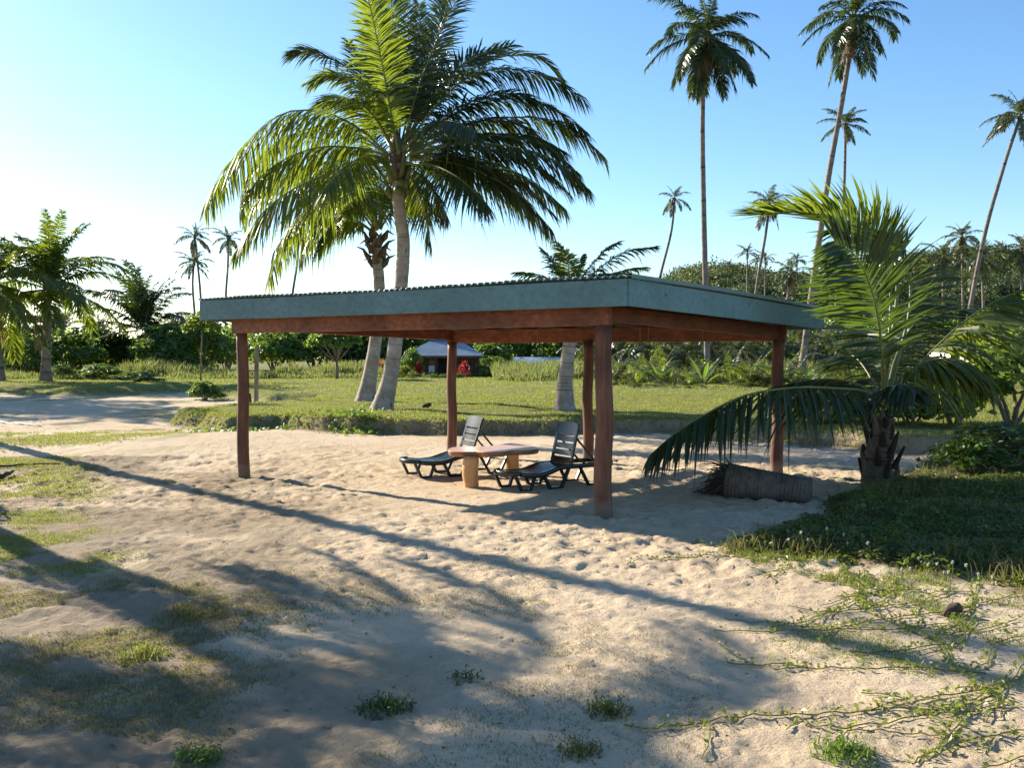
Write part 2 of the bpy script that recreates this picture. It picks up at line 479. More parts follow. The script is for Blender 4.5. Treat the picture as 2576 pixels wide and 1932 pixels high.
M['bark'] = bark('palm_bark', (0.20, 0.16, 0.135), (0.36, 0.30, 0.26), (0.50, 0.44, 0.39))
M['bark_far'] = bark('palm_bark_far', (0.13, 0.10, 0.085), (0.22, 0.18, 0.15), (0.30, 0.26, 0.22))
M['bark_log'] = bark('palm_log_bark', (0.07, 0.050, 0.040), (0.14, 0.105, 0.085), (0.24, 0.19, 0.155))  # darkened tone: the shade the log lies in is put into the colour
M['bark_dark'] = bark('palm_bark_dark', (0.06, 0.045, 0.035), (0.12, 0.095, 0.075), (0.19, 0.155, 0.125))

# ground
def ground_mat():
    m, nt, b = nmat('sand_and_turf')
    v = coords(nt)
    big = noise(nt, 0.35, 5, v)
    mid = noise(nt, 2.2, 6, v, 0.6)
    fine = noise(nt, 60, 4, v, 0.7)
    sand1 = ramp(nt, big, [(0.32, (0.56, 0.425, 0.28)), (0.50, (0.62, 0.485, 0.33)), (0.70, (0.67, 0.545, 0.395))])
    grain = ramp(nt, fine, [(0.30, (0.62, 0.60, 0.58)), (0.55, (1, 1, 1)), (0.8, (1.0, 1.0, 1.0))])
    mu = N(nt, 'ShaderNodeMix', data_type='RGBA', blend_type='MULTIPLY')
    mu.inputs[0].default_value = 0.5
    nt.links.new(sand1, mu.inputs[6]); nt.links.new(grain, mu.inputs[7])
    turf = ramp(nt, mid, [(0.3, (0.12, 0.14, 0.035)), (0.55, (0.19, 0.19, 0.055)), (0.75, (0.27, 0.22, 0.095))])
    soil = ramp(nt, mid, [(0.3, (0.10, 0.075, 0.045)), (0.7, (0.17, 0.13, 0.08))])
    a1 = N(nt, 'ShaderNodeAttribute', attribute_name='lawn')
    a2 = N(nt, 'ShaderNodeAttribute', attribute_name='soil')
    c = mixc(nt, a2.outputs['Fac'], mu.outputs[2], soil)
    c = mixc(nt, a1.outputs['Fac'], c, turf)
    nt.links.new(c, b.inputs['Base Color'])
    b.inputs['Roughness'].default_value = 0.95
    b.inputs['Specular IOR Level'].default_value = 0.1
    n1 = noise(nt, 11, 8, v, 0.72)
    ad = N(nt, 'ShaderNodeMath', operation='MULTIPLY_ADD')
    nt.links.new(fine, ad.inputs[0]); ad.inputs[1].default_value = 0.25
    nt.links.new(n1, ad.inputs[2])
    bump(nt, b, ad.outputs[0], 0.9, 0.055)
    return m
M['ground'] = ground_mat()

# ------------------------------------------------------------------ the ground: one sheet, finer near the camera
def geo_steps(a, b, r):
    n = int(math.ceil(math.log(b / a) / math.log(1 + r)))
    return [a * (b / a) ** (i / n) for i in range(n)]
APEX = 6.0
rows = np.array(geo_steps(5, 9.5, 0.02) + geo_steps(9.5, 22, 0.0027) + geo_steps(22, 36, 0.004) + geo_steps(36, 80, 0.008) + geo_steps(80, 1500, 0.05) + [1500])
cols = np.concatenate([np.linspace(-1.9, -0.56, 60, endpoint=False), np.linspace(-0.56, 0.56, 500, endpoint=False), np.linspace(0.56, 1.9, 61)])
RR, TT = np.meshgrid(rows, cols, indexing='ij')
gx = (RR * TT).ravel(); gy = (RR - APEX).ravel()
gh = height(gx, gy, True)
dl, dc = masks(gx, gy)
gv = np.stack([gx, gy, gh], 1)
nr, nc = RR.shape
idx = np.arange(nr * nc).reshape(nr, nc)
quads = np.stack([idx[:-1, :-1], idx[:-1, 1:], idx[1:, 1:], idx[1:, :-1]], -1).reshape(-1, 4)
gm = np_mesh('ground', gv, [quads], [M['ground']], None, True)
lawn_a = smooth(0.15, 0.6, dl)
tongue = 0.7 * smooth(0.50, 0.68, fbm(gx * 0.6, gy * 0.6, 4, 101)) * smooth(-9, -1.0, dl) * (gx < -7) * (gy > 17)
lawn_a = np.clip(np.maximum(lawn_a, tongue), 0, 1)
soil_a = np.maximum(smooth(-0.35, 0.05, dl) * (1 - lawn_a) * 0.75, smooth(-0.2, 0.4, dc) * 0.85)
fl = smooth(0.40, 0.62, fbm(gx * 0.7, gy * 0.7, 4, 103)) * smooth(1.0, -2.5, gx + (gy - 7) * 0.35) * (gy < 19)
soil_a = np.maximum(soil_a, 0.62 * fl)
for nm, arr in (('lawn', lawn_a), ('soil', soil_a)):
    at = gm.attributes.new(nm, 'FLOAT', 'POINT')
    at.data.foreach_set('value', arr.astype(np.float32))
tag(link('ground', gm), 'pale beach sand with footprints rising to a mown lawn', kind='structure')

# ------------------------------------------------------------------ hill with forest
def hill_h(x, y):
    ridge = smooth(10, 42, x) * (20.0 - 1.5 * np.exp(-((x - 62) / 12) ** 2) + 3.5 * smooth(70, 95, x) - 3 * smooth(105, 130, x))
    prof = smooth(120, 215, y) * (1 - 0.5 * smooth(240, 400, y))
    return ridge * prof + (fbm(x * 0.03, y * 0.03, 4, 201) - 0.5) * 3.5 * smooth(18, 60, x) * prof - 0.6
hx, hy = np.meshgrid(np.linspace(5, 420, 110), np.linspace(105, 420, 80), indexing='xy')
hz = hill_h(hx, hy)
hi = np.arange(hx.size).reshape(hx.shape)
hq = np.stack([hi[:-1, :-1], hi[:-1, 1:], hi[1:, 1:], hi[1:, :-1]], -1).reshape(-1, 4)
tag(link('hill', np_mesh('hill', np.stack([hx.ravel(), hy.ravel(), hz.ravel()], 1), [hq], [M['hill']], None, True)), 'low forested hill rising behind the palms', kind='structure')

# ------------------------------------------------------------------ foliage builders
def kites(rng, C, Nn, L, W, up=0.0):
    n = len(C)
    rnd = rng.normal(size=(n, 3))
    Nn = Nn + rnd * 0.55
    Nn[:, 2] += up
    Nn /= np.linalg.norm(Nn, axis=1, keepdims=True) + 1e-9
    D = np.cross(Nn, rng.normal(size=(n, 3)))
    D /= np.linalg.norm(D, axis=1, keepdims=True) + 1e-9
    S = np.cross(Nn, D)
    L = L[:, None]; W = W[:, None]
    bend = Nn * L * 0.10
    v = np.stack([C - D * L / 2 - bend, C + S * W / 2 + D * L * 0.05, C + D * L / 2 - bend, C - S * W / 2 + D * L * 0.05], 1).reshape(-1, 3)
    f = np.arange(4 * n).reshape(-1, 4)
    return v, f
def lump_leaves(rng, lumps, per_m2, size, inner=0.25, maxn=9000):
    """leaves spread through the outer shell of ellipsoid lumps"""
    Cs, Ns = [], []
    for (c, r) in lumps:
        r = np.array(r, float); c = np.array(c, float)
        area = 4 * math.pi * (np.mean(r) ** 2)
        n = int(min(max(area * per_m2, 20), maxn))
        d = rng.normal(size=(n, 3)); d /= np.linalg.norm(d, axis=1, keepdims=True)
        d[:, 2] = np.where(d[:, 2] < -0.35, -d[:, 2], d[:, 2])
        k = 1 - inner * rng.random(n) ** 1.5 + 0.10 * rng.normal(size=n)
        k *= 0.82 + 0.36 * _hash(np.floor(d[:, 0] * 3.1 + c[0]), np.floor(d[:, 1] * 3.1 + d[:, 2] * 5 + c[1]), 5)
        Cs.append(c + d * r * k[:, None]); Ns.append(d)
    C = np.concatenate(Cs); Nn = np.concatenate(Ns)
    n = len(C)
    L = size * (0.6 + 0.8 * rng.random(n))
    return kites(rng, C, Nn, L, L * (0.42 + 0.2 * rng.random(n)), 0.25)
def crown_lumps(rng, rx, rz, n, flat=0.65):
    out = [((0, 0, rz * 0.95), (rx * 0.72, rx * 0.72, rz * 0.80))]
    for i in range(n):
        a = i * 2.399 + rng.random() * 0.8
        q = math.sqrt((i + 0.6) / n)
        r = rx * (0.30 + 0.18 * rng.random())
        z = rz * (0.55 + 1.05 * (1 - q * q) + 0.35 * rng.normal() * 0.6)
        out.append(((math.cos(a) * q * rx * 0.78, math.sin(a) * q * rx * 0.78, max(z, r * 0.5)), (r, r, r * flat * 1.2)))
    return out

# shared shrub meshes: unit radius about 1 m, base at z = 0
def shrub_mesh(name, seed, mat, leaf=0.17, nl=11, per=58, rz=0.75):
    rng = np.random.default_rng(seed)
    v, f = lump_leaves(rng, crown_lumps(rng, 1.0, rz, nl), per, leaf)
    return np_mesh(name, v, [f], [mat])
SH = {}
for k, mt in (('mid', 'shrub'), ('dark', 'shrub_dark'), ('light', 'shrub_light')):
    SH[k] = [shrub_mesh('foliage_%s_%d' % (k, i), 300 + i * 7 + len(k), M[mt], 0.15 + 0.03 * i, 10 + 2 * i, 62, 0.72 + 0.08 * i) for i in range(3)]
def stem_mesh(seed):
    rng = random.Random(seed)
    b = MB()
    for i in range(5):
        a = i * 1.3 + rng.random()
        q = 0.25 + 0.3 * rng.random()
        b.tube([(0.03 * math.cos(a), 0.03 * math.sin(a), -0.05), (q * 0.4 * math.cos(a), q * 0.4 * math.sin(a), 0.3), (q * math.cos(a + 0.3), q * math.sin(a + 0.3), 0.85)], [0.035, 0.026, 0.012], 6)
    me = bpy.data.meshes.new('branches')
    me.from_pydata(b.v, [], b.f); me.materials.append(M['cane']); me.update()
    return me
STEMS = [stem_mesh(i) for i in range(2)]
def shrub(label, x, y, rx, hz_, kind='mid', var=0, group=None, cat='shrub', name='leafy_shrub', z=None):
    z0 = gz(x, y) - 0.05 if z is None else z
    t = thing(name, label, cat, (x, y, z0), group)
    var = var % 3
    o = link('foliage', SH[kind][var], t)
    o.scale = (rx, rx, hz_ / (1.75 * (0.72 + 0.08 * var)))
    o.rotation_euler = (0, 0, random.random() * 6.28)
    s = link('branches', STEMS[var % 2], t)
    s.scale = (rx, rx, hz_ * 0.8)
    return t

# ---- palm fronds
def bez(p, t):
    """general Bezier of the given control points"""
    p = [Vector(q) for q in p]
    while len(p) > 1:
        p = [p[i].lerp(p[i + 1], t) for i in range(len(p) - 1)]
    return p[0]
def catmull(pts, n):
    pts = [Vector(p) for p in pts]
    P = [pts[0] * 2 - pts[1]] + pts + [pts[-1] * 2 - pts[-2]]
    out = []
    seg = len(pts) - 1
    for i in range(n):
        s = i / (n - 1) * seg
        k = min(int(s), seg - 1)
        t = s - k
        a, b, c, d = P[k], P[k + 1], P[k + 2], P[k + 3]
        out.append(0.5 * ((2 * b) + (c - a) * t + (2 * a - 5 * b + 4 * c - d) * t * t + (3 * b - 3 * c + d - a) * t ** 3))
    return out
def frond_geo(path, LL, npair, seed, vee=15, droop=0.35, width=0.045, petiole=0.16, rach=0.03, up=(0, 0, 1), wind=(0, 0, 0), ragged=0.1, lean=0.0):
    """path: list of points along the midrib. returns MB with slot 0 = leaflets, slot 1 = midrib"""
    rng = random.Random(seed)
    n = len(path)
    b = MB()
    b.tube(path, [rach * (1.0 - 0.88 * (i / (n - 1)) ** 0.8) * (1.7 if i == 0 else 1) for i in range(n)], 5, False, 1)
    upv = Vector(up); wv = Vector(wind)
    def sample(t):
        s = t * (n - 1); k = min(int(s), n - 2)
        p = path[k].lerp(path[k + 1], s - k)
        tg = (path[min(k + 2, n - 1)] - path[max(k - 1, 0)]).normalized()
        return p, tg
    for i in range(npair):
        t = petiole + (1 - petiole) * (i + 0.5) / npair
        for sd in (-1, 1):
            if rng.random() < ragged * 0.5:
                continue
            tt = min(max(t + rng.uniform(-0.4, 0.4) / npair, 0), 0.999)
            p, T = sample(tt)
            S = T.cross(upv)
            if S.length < 0.05:
                S = T.cross(Vector((0.3, -1, 0.1)))
            S.normalize()
            Nn = S.cross(T)
            q = (tt - petiole) / (1 - petiole)
            prof = min(1.0, 0.45 + 2.4 * q) * (1.0 - 0.62 * max(0, q - 0.45) / 0.55) 
            L = LL * prof * rng.uniform(0.85, 1.08)
            al = R(72 - 36 * q + rng.uniform(-7, 7))
            be = R(vee + rng.uniform(-11, 11)) + sd * lean
            d = (T * math.cos(al) + (S * sd * math.cos(be) + Nn * math.sin(be)) * math.sin(al)).normalized()
            dr = droop * rng.uniform(0.6, 1.4)
            if rng.random() < ragged: dr *= 1.9
            W = (T - d * T.dot(d))
            if W.length < 1e-3: W = Nn.copy()
            W.normalize()
            W = (W * math.cos(0.5 * rng.uniform(-1, 1)) + d.cross(W) * math.sin(0.9 * rng.uniform(-1, 1))).normalized()
            w = width * rng.uniform(0.8, 1.2)
            vs = []
            for s, k in ((0.0, 0.35), (0.30, 1.0), (0.68, 0.75)):
                c = p + d * L * s + Vector((0, 0, -1)) * dr * L * s * s + wv * L * s * s
                vs += [c - W * w * k * 0.5, c + W * w * k * 0.5]
            vs.append(p + d * L + Vector((0, 0, -1)) * dr * L * 1.0 + wv * L)
            b.add(vs, [(0, 1, 3, 2), (2, 3, 5, 4), (4, 5, 6)], 0)
    return b
def frond(parent, path, LL, npair, seed, mats, **kw):
    g = frond_geo(path, LL, npair, seed, **kw)
    lv_, rb = MB(), MB()
    for k, tgt in ((0, lv_), (1, rb)):
        ids = {}
        for fc, mi in zip(g.f, g.m):
            if mi == k:
                for i in fc:
                    if i not in ids:
                        ids[i] = len(tgt.v); tgt.v.append(g.v[i])
                tgt.f.append(tuple(ids[i] for i in fc)); tgt.m.append(0)
    o = lv_.build('frond', mats[0], parent)
    o['origin'] = tuple(parent.location)
    rb.build('midrib', mats[1], o, True)
    return o

# prototypes of far fronds, pointing along +X, length 1
PROTO = {}
def proto(key, el, bend, npair, seed, mats, LL=0.21, width=0.020, droop=0.5, vee=10):
    pts = []
    x = z = 0.0
    n = 12
    rng = random.Random(seed)
    tw = rng.uniform(-0.12, 0.12)
    for i in range(n):
        s = i / (n - 1)
        pts.append(Vector((x, tw * s * s, z)))
        a = R(el - bend * (s ** 1.25))
        x += math.cos(a) / (n - 1); z += math.sin(a) / (n - 1)
    g = frond_geo(pts, LL, npair, seed, vee=vee, droop=droop, width=width, rach=0.011, petiole=0.14, ragged=0.15)
    me = bpy.data.meshes.new('frond')
    me.from_pydata(g.v, [], g.f)
    for m in mats: me.materials.append(m)
    me.polygons.foreach_set('material_index', np.array(g.m, np.int32))
    me.update()
    PROTO.setdefault(key, []).append(me)
CL = [(82, 45), (62, 80), (40, 85), (18, 75), (-5, 60), (-32, 42), (-62, 22)]
for ci, (el, bend) in enumerate(CL):
    for v in range(2):
        proto(('far', ci), el + v * 6, bend, 58, 500 + ci * 9 + v, [M['palm_far'], M['rachis']], 0.20, 0.024)
        proto(('mid', ci), el + v * 6, bend, 80, 600 + ci * 9 + v, [M['palm'], M['rachis']], 0.21, 0.018)
for ci, (el, bend) in enumerate(CL):
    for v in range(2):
        proto(('lit', ci), el + v * 6, bend, 80, 650 + ci * 9 + v, [M['palm_bright'], M['rachis']], 0.22, 0.018)  # brighter leaf copies: the light-struck look is put into their colour
proto(('dry', 0), -50, 30, 26, 700, [M['palm_dry'], M['rachis_dry']], 0.17, 0.022, 0.9)
proto(('dry', 0), -66, 18, 26, 701, [M['palm_dry'], M['rachis_dry']], 0.17, 0.022, 0.9)

def trunk(parent, pts, r0, r1, mat, nseg=60, sides=14, ring=0.11, flare=0.6, flare_h=0.7, rough=0.03, name='trunk'):
    path = catmull(pts, nseg)
    ln = [0.0]
    for i in range(1, nseg):
        ln.append(ln[-1] + (path[i] - path[i - 1]).length)
    rad, ringv = [], []
    rng = random.Random(int(abs(pts[0][0]) * 1000) + nseg)
    jt = [[rng.uniform(-rough, rough) for k in range(sides)] for i in range(nseg)]
    for i in range(nseg):
        s = ln[i] / ln[-1]
        r = r0 + (r1 - r0) * s
        r *= 1 + flare * math.exp(-ln[i] / flare_h)
        ph = (ln[i] / ring) % 1.0
        r *= 1.0 + 0.035 * (ph - 0.5) + rng.uniform(-0.012, 0.012)
        rad.append(r); ringv += [min(1.0, ph * 1.0 + rng.uniform(-0.1, 0.1))] * sides
    b = MB()
    b.tube(path, rad, sides, True, 0, lambda i, k: jt[i][k])
    o = b.build(name, mat, parent, True)
    at = o.data.attributes.new('ring', 'FLOAT', 'POINT')
    at.data.foreach_set('value', np.array(ringv, np.float32))
    return o
def nut_cluster(parent, c, n, r, mat, seed, spread=0.22):
    rng = random.Random(seed)
    for i in range(n):
        a = rng.uniform(0, 6.28)
        p = Vector(c) + Vector((math.cos(a) * spread, math.sin(a) * spread, rng.uniform(-0.35, 0.05)))
        b = MB()
        pts = [p + Vector((0, 0, r * 1.25 * math.cos(th))) for th in np.linspace(0, math.pi, 8)]
        b.tube(pts, [max(0.004, r * math.sin(th) * (1 + 0.12 * math.cos(th))) for th in np.linspace(0, math.pi, 8)], 9, True)
        b.build('coconut', mat, parent, True)

def generic_palm(label, base, top, scale, seed, nf=20, kind='far', group=None, r0=0.17, r1=0.11, curve=(0, 0), dry=2, cl=None, mat='bark_far', nseg=50, sides=9, ring=0.14, name='coconut_palm', up0=0.7):
    base = Vector(base); top = Vector(top)
    t = thing(name, label, 'palm tree', base, group)
    mid = base.lerp(top, 0.5) + Vector((curve[0], 0, 0))
    mid2 = base.lerp(top, 0.8) + Vector((curve[1], 0, 0))
    trunk(t, [base - Vector((0, 0, 0.1)), mid, mid2, top], r0, r1, M[mat], nseg, sides, ring, 0.5)
    rng = random.Random(seed)
    cl = cl or list(range(7))
    for i in range(nf):
        az = i * 2.39996 + rng.uniform(-0.25, 0.25)
        q = (i + 0.5) / nf
        ci = cl[min(int(q * len(cl)), len(cl) - 1)]
        me = rng.choice(PROTO[(kind, ci)])
        o = link('frond', me, t, top - base + Vector((0, 0, 0.25 * scale * 0.1)))
        o.rotation_euler = (rng.uniform(-0.25, 0.25), 0, az)
        s = scale * (up0 if ci == 0 else 1.0) * rng.uniform(0.82, 1.12)
        o.scale = (s, s, s)
    for i in range(dry):
        o = link('frond', rng.choice(PROTO[('dry', 0)]), t, top - base - Vector((0, 0, 0.05 * scale)))
        o.rotation_euler = (0, 0, rng.uniform(0, 6.28))
        s = scale * rng.uniform(0.6, 0.85)
        o.scale = (s, s, s)
        o['label'] = 'dry brown hanging frond'
    b = MB()
    b.tube([top - Vector((0, 0, 0.12 * scale)), top, top + Vector((0, 0, 0.10 * scale))], [r1 * 1.05, r1 * 1.7, r1 * 0.6], 8)
    b.build('crown_shaft', M['fibre'], t, True)
    return t

# ------------------------------------------------------------------ the beach shelter
PA, PB, PC = G(613, 1199), G(1518, 1302), G(1955, 1193)
U = (PB - PA); WID = U.length; U.normalize()
V = Vector((-U.y, U.x, 0))                     # towards the back
DEP = (PC - PB).dot(V)
PD = G(1137, 1144)
def S(a, b, z):                                # plan slightly out of square, as built
    f_, g_ = a / WID, b / DEP
    p = (PA + (PB - PA) * f_) * (1 - g_) + (PD + (PC - PD) * f_) * g_
    return Vector((p.x, p.y, z))
ZV = Vector((0, 0, 1))
BF, BB = 2.41, 2.29                             # underside of the front and back beams
BH = 0.27
EA, EF, EBK = 0.58, 0.42, 0.52                  # overhangs: sides, front, back
FH = 0.325                                      # fascia height
def top_z(b):                                   # roof line falls to the back
    return 2.955 - 0.12 * (b + EF) / (DEP + EF + EBK) * 1.15
shelter = thing('beach_shelter', 'open beach shelter with red timber posts and blue-green fascia on the sand', 'shelter', S(WID / 2, DEP / 2, 0))
def log_post(a, b, ht, r, seed, mat='post', base_to=None):
    rng = random.Random(seed)
    p = S(a, b, 0)
    z0 = gz(p.x, p.y) - 0.25
    n = 16
    pts = [Vector((p.x + 0.012 * math.sin(i * 0.7 + seed), p.y + 0.012 * math.cos(i * 0.9 + seed), z0 + (ht - z0) * i / (n - 1))) for i in range(n)]
    mb = MB()
    mb.tube(pts, [r * (1.04 - 0.10 * i / (n - 1) + rng.uniform(-0.012, 0.012)) for i in range(n)], 20)
    o = mb.build('post', M[mat], shelter, True)
    return o
pd = G(1137, 1144) - PA
log_post(0, 0, BF + 0.02, 0.098, 1)
log_post(WID, 0, BF + 0.02, 0.112, 2)
log_post(WID, DEP, BB + 0.02, 0.105, 3)
log_post(0.0, DEP, BB + 0.02, 0.10, 4)
log_post(WID * 0.462, DEP, BB + 0.02, 0.10, 5)
def beam(name, a0, b0, z0, a1, b1, z1, hh, th, mat, bev=0.008):
    p, q = S(a0, b0, z0), S(a1, b1, z1)
    d = (q - p); L = d.length; d.normalize()
    side = d.cross(ZV).normalized()
    upv = side.cross(d)
    m = MB(); m.box((p + q) / 2 + upv * hh / 2, d * L / 2, side * th / 2, upv * hh / 2, bev)
    return m.build(name, M[mat], shelter)
beam('front_beam', -0.14, -0.06, BF, WID + 0.12, -0.06, BF + 0.01, BH, 0.11, 'beam')
beam('back_beam', -0.14, DEP + 0.06, BB, WID * 0.47, DEP + 0.06, BB, BH, 0.11, 'beam')
beam('back_beam', WID * 0.47 + 0.004, DEP + 0.06, BB, WID + 0.12, DEP + 0.06, BB, BH, 0.11, 'beam')
for a in (0.0, WID):
    beam('side_beam', a, 0.002, BF + 0.06, a, DEP, BB + 0.06, 0.20, 0.09, 'rafter')
for i in range(1, 8):
    a = WID * i / 8
    beam('rafter', a, -EF + 0.05, top_z(-EF) - 0.26, a, DEP + EBK - 0.05, top_z(DEP + EBK) - 0.26, 0.15, 0.05, 'rafter', 0.004)
for a in (-EA + 0.06, WID + EA - 0.06):
    beam('rafter', a, -EF + 0.05, top_z(-EF) - 0.26, a, DEP + EBK - 0.05, top_z(DEP + EBK) - 0.26, 0.15, 0.05, 'rafter', 0.004)
for i in range(6):
    b = -EF + 0.12 + (DEP + EF + EBK - 0.24) * i / 5
    beam('purlin', -EA + 0.04, b, top_z(b) - 0.105, WID + EA - 0.04, b, top_z(b) - 0.105, 0.05, 0.075, 'rafter', 0.003)
# strap ties on the back beam
for a in (0.30, 0.36, 0.62, 0.645, 0.80, 0.815):
    m = MB(); m.box(S(WID * a, DEP - 0.003, BB + 0.13), U * 0.013, V * 0.003, ZV * 0.15)
    m.build('strap_tie', M['rachis_dry'], shelter)
# fascia boards
def fascia(a0, b0, a1, b1, t0, t1, hh=FH, th=0.035):
    p, q = S(a0, b0, t0), S(a1, b1, t1)
    d = (q - p); L = d.length; d.normalize(); side = d.cross(ZV).normalized()
    m = MB(); m.box((p + q) / 2 - ZV * hh / 2, d * L / 2, side * th / 2, ZV * hh / 2, 0.004)
    return m.build('fascia_board', M['fascia'], shelter)
tf, tb = top_z(-EF), top_z(DEP + EBK)
js = 0.17
fascia(-EA, -EF, -EA + (WID + 2 * EA) * js - 0.002, -EF, tf + 0.01, tf + 0.004)
fascia(-EA + (WID + 2 * EA) * js + 0.002, -EF, WID + EA, -EF, tf, tf)
fascia(WID + EA + 0.018, -EF + 0.0, WID + EA + 0.018, DEP + EBK, tf, tb)
fascia(-EA - 0.018, -EF + 0.0, -EA - 0.018, DEP + EBK, tf, tb)
fascia(-EA, DEP + EBK, WID + EA, DEP + EBK, tb, tb)
# corrugated roof sheets, ribs running down the slope
nsh = 9
sw = (WID + 2 * EA + 0.06) / nsh
for i in range(nsh):
    a0 = -EA - 0.03 + i * sw
    nn = 72
    vs, fs = [], []
    lift = 0.006 * (i % 2)
    for j in range(nn + 1):
        a = a0 + (sw + 0.04) * j / nn
        zz = 0.016 * math.sin(2 * math.pi * a / 0.105) + 0.026 + lift
        sag = 0.012 * math.sin(a * 1.1 + 1)
        for b, t in ((-EF - 0.045, 0), (DEP * 0.5, 0.5), (DEP + EBK + 0.05, 1)):
            vs.append(S(a, b, top_z(b) + zz + sag + 0.02 * math.sin(t * 3.14)))
        for k in range(2):
            if j:
                e = j * 3 + k
                fs.append((e - 3, e, e + 1, e - 2))
    m = MB(); m.add(vs, fs)
    o = m.build('roof_sheet', M['sheet'], shelter, True)
    sd = o.modifiers.new('thickness', 'SOLIDIFY'); sd.thickness = 0.004
# barge flashing along the right side
m = MB()
p, q = S(WID + EA + 0.03, -EF - 0.02, tf + 0.035), S(WID + EA + 0.03, DEP + EBK, tb + 0.035)
d = (q - p).normalized()
pts = [p.lerp(q, i / 14) + ZV * 0.022 * math.sin(i / 14 * 3.14) for i in range(15)]
vs, fs = [], []
for i, c in enumerate(pts):
    vs += [c - U * 0.16 + ZV * 0.030, c + U * 0.035 + ZV * 0.018, c + U * 0.035 - ZV * 0.035, c + U * 0.031 - ZV * 0.035, c + U * 0.031 + ZV * 0.014, c - U * 0.16 + ZV * 0.026]
    if i:
        for k in range(6):
            j = (k + 1) % 6
            fs.append(((i - 1) * 6 + k, (i - 1) * 6 + j, i * 6 + j, i * 6 + k))
m.add(vs, fs); m.build('barge_flashing', M['sheet'], shelter)

# ------------------------------------------------------------------ sun loungers
def lounger(label, foot, ang, back_ang, seed):
    """foot: ground point below the near foot leg; local x runs from foot to head, y to the far side"""
    ex = Vector((math.cos(ang), math.sin(ang), 0)); ey = Vector((-math.sin(ang), math.cos(ang), 0))
    org = Vector((foot.x, foot.y, 0)) - ex * 0.22 
    zg = max(gz(foot.x, foot.y), gz(*(foot + ex * 0.9)[:2])) - 0.02
    org.z = zg
    t = thing('sun_lounger', label, 'sun lounger', org + ex * 0.95 + ey * 0.33, 'dark resin sun loungers under the shelter')
    def L(x, y, z): return org + ex * x + ey * y + ZV * z
    W = 0.66
    HT = 0.285
    def railz(x):                                   # the gentle S line of the bed
        return HT - 0.045 * math.sin(min(max((x - 0.05) / 0.9, 0), 1) * math.pi) + 0.05 * smooth(0.55, 1.0, np.array(x)).item() - 0.02 * smooth(0.0, -0.0001, np.array(x - 0.06)).item()
    # rails, each side, and the rounded foot bow
    def strip(path, hw, hh, name, taper=None, mt='resin'):
        mm = MB()
        n = len(path)
        vs, fs = [], []
        for i, p in enumerate(path):
            tg = (path[min(i + 1, n - 1)] - path[max(i - 1, 0)]).normalized()
            sd = tg.cross(ZV).normalized(); uu = sd.cross(tg)
            k = taper(i / (n - 1)) if taper else 1
            for a_, b_ in ((-1, -0.7), (-0.7, -1), (0.7, -1), (1, -0.7), (1, 0.7), (0.7, 1), (-0.7, 1), (-1, 0.7)):
                vs.append(p + sd * hw * a_ * k + uu * hh * b_ * k)
            if i:
                for q in range(8):
                    r_ = (q + 1) % 8
                    fs.append(((i - 1) * 8 + q, (i - 1) * 8 + r_, i * 8 + r_, i * 8 + q))
        fs.append(tuple(range(7, -1, -1))); fs.append(tuple(range((n - 1) * 8, n * 8)))
        mm.add(vs, fs)
        return mm.build(name, M[mt], t, True)
    for y in (0.03, W - 0.03):
        strip([L(x, y, railz(x)) for x in np.linspace(0.20, 1.93, 22)], 0.028, 0.034, 'side_rail')
    bow = []
    for i in range(15):
        th = math.pi * i / 14
        bow.append(L(0.20 - 0.19 * math.sin(th), W / 2 - (W / 2 - 0.03) * math.cos(th), railz(0.1) + 0.004))
    strip(bow, 0.030, 0.034, 'foot_bow')
    strip([L(1.93, 0.03, railz(1.93)), L(1.93, W - 0.03, railz(1.93))], 0.03, 0.03, 'head_bar')
    # lengthwise bed slats, seat
    for k in range(7):
        y = 0.085 + (W - 0.17) * k / 6
        yy = (y - W / 2) / (W / 2)
        x0 = 0.20 - 0.175 * math.sqrt(max(0, 1 - yy * yy))
        strip([L(x, y, railz(x) + 0.018) for x in np.linspace(x0, 1.12, 12)], 0.033, 0.010, 'seat_slat', mt='resin_gloss')
    for x in (0.45, 0.85, 1.14):
        strip([L(x, 0.03, railz(x) - 0.012), L(x, W - 0.03, railz(x) - 0.012)], 0.03, 0.014, 'cross_bar')
    # backrest: raised frame with wide top panel and cross slats
    ca, sa = math.cos(back_ang), math.sin(back_ang)
    hx = 1.16
    def B(s, y, off=0.0): return L(hx + ca * s - sa * off, y, railz(hx) + 0.03 + sa * s + ca * off)
    BL = 0.66
    bw0, bw1 = 0.05, W - 0.05
    for y in (bw0 + 0.025, bw1 - 0.025):
        mm = MB(); mm.box((B(0, y) + B(BL - 0.02, y)) / 2, (B(BL - 0.02, y) - B(0, y)) / 2, ey * 0.028, (B(0, y, 0.018) - B(0, y)), 0.008)
        mm.build('backrest_stile', M['resin'], t)
    def panel(s0, s1, y0, y1, off, th, bow_, name):
        mm = MB(); vs, fs = [], []
        n = 10
        for i in range(n + 1):
            y = y0 + (y1 - y0) * i / n
            cz = -bow_ * (1 - (2 * i / n - 1) ** 2)
            rr = 0.0
            if s1 >= BL - 0.001:
                rr = 0.05 * abs(2 * i / n - 1) ** 4
            vs += [B(s0, y, off + cz), B(s1 - rr, y, off + cz), B(s1 - rr, y, off + cz - th), B(s0, y, off + cz - th)]
            if i:
                e = i * 4
                fs += [(e - 4, e - 3, e + 1, e), (e - 3, e - 2, e + 2, e + 1), (e - 2, e - 1, e + 3, e + 2), (e - 1, e - 4, e, e + 3)]
        fs += [(0, 3, 2, 1), (n * 4, n * 4 + 1, n * 4 + 2, n * 4 + 3)]
        mm.add(vs, fs); return mm.build(name, M['resin'], t, False)
    panel(BL - 0.20, BL, bw0, bw1, 0.024, 0.024, 0.02, 'headrest_panel')
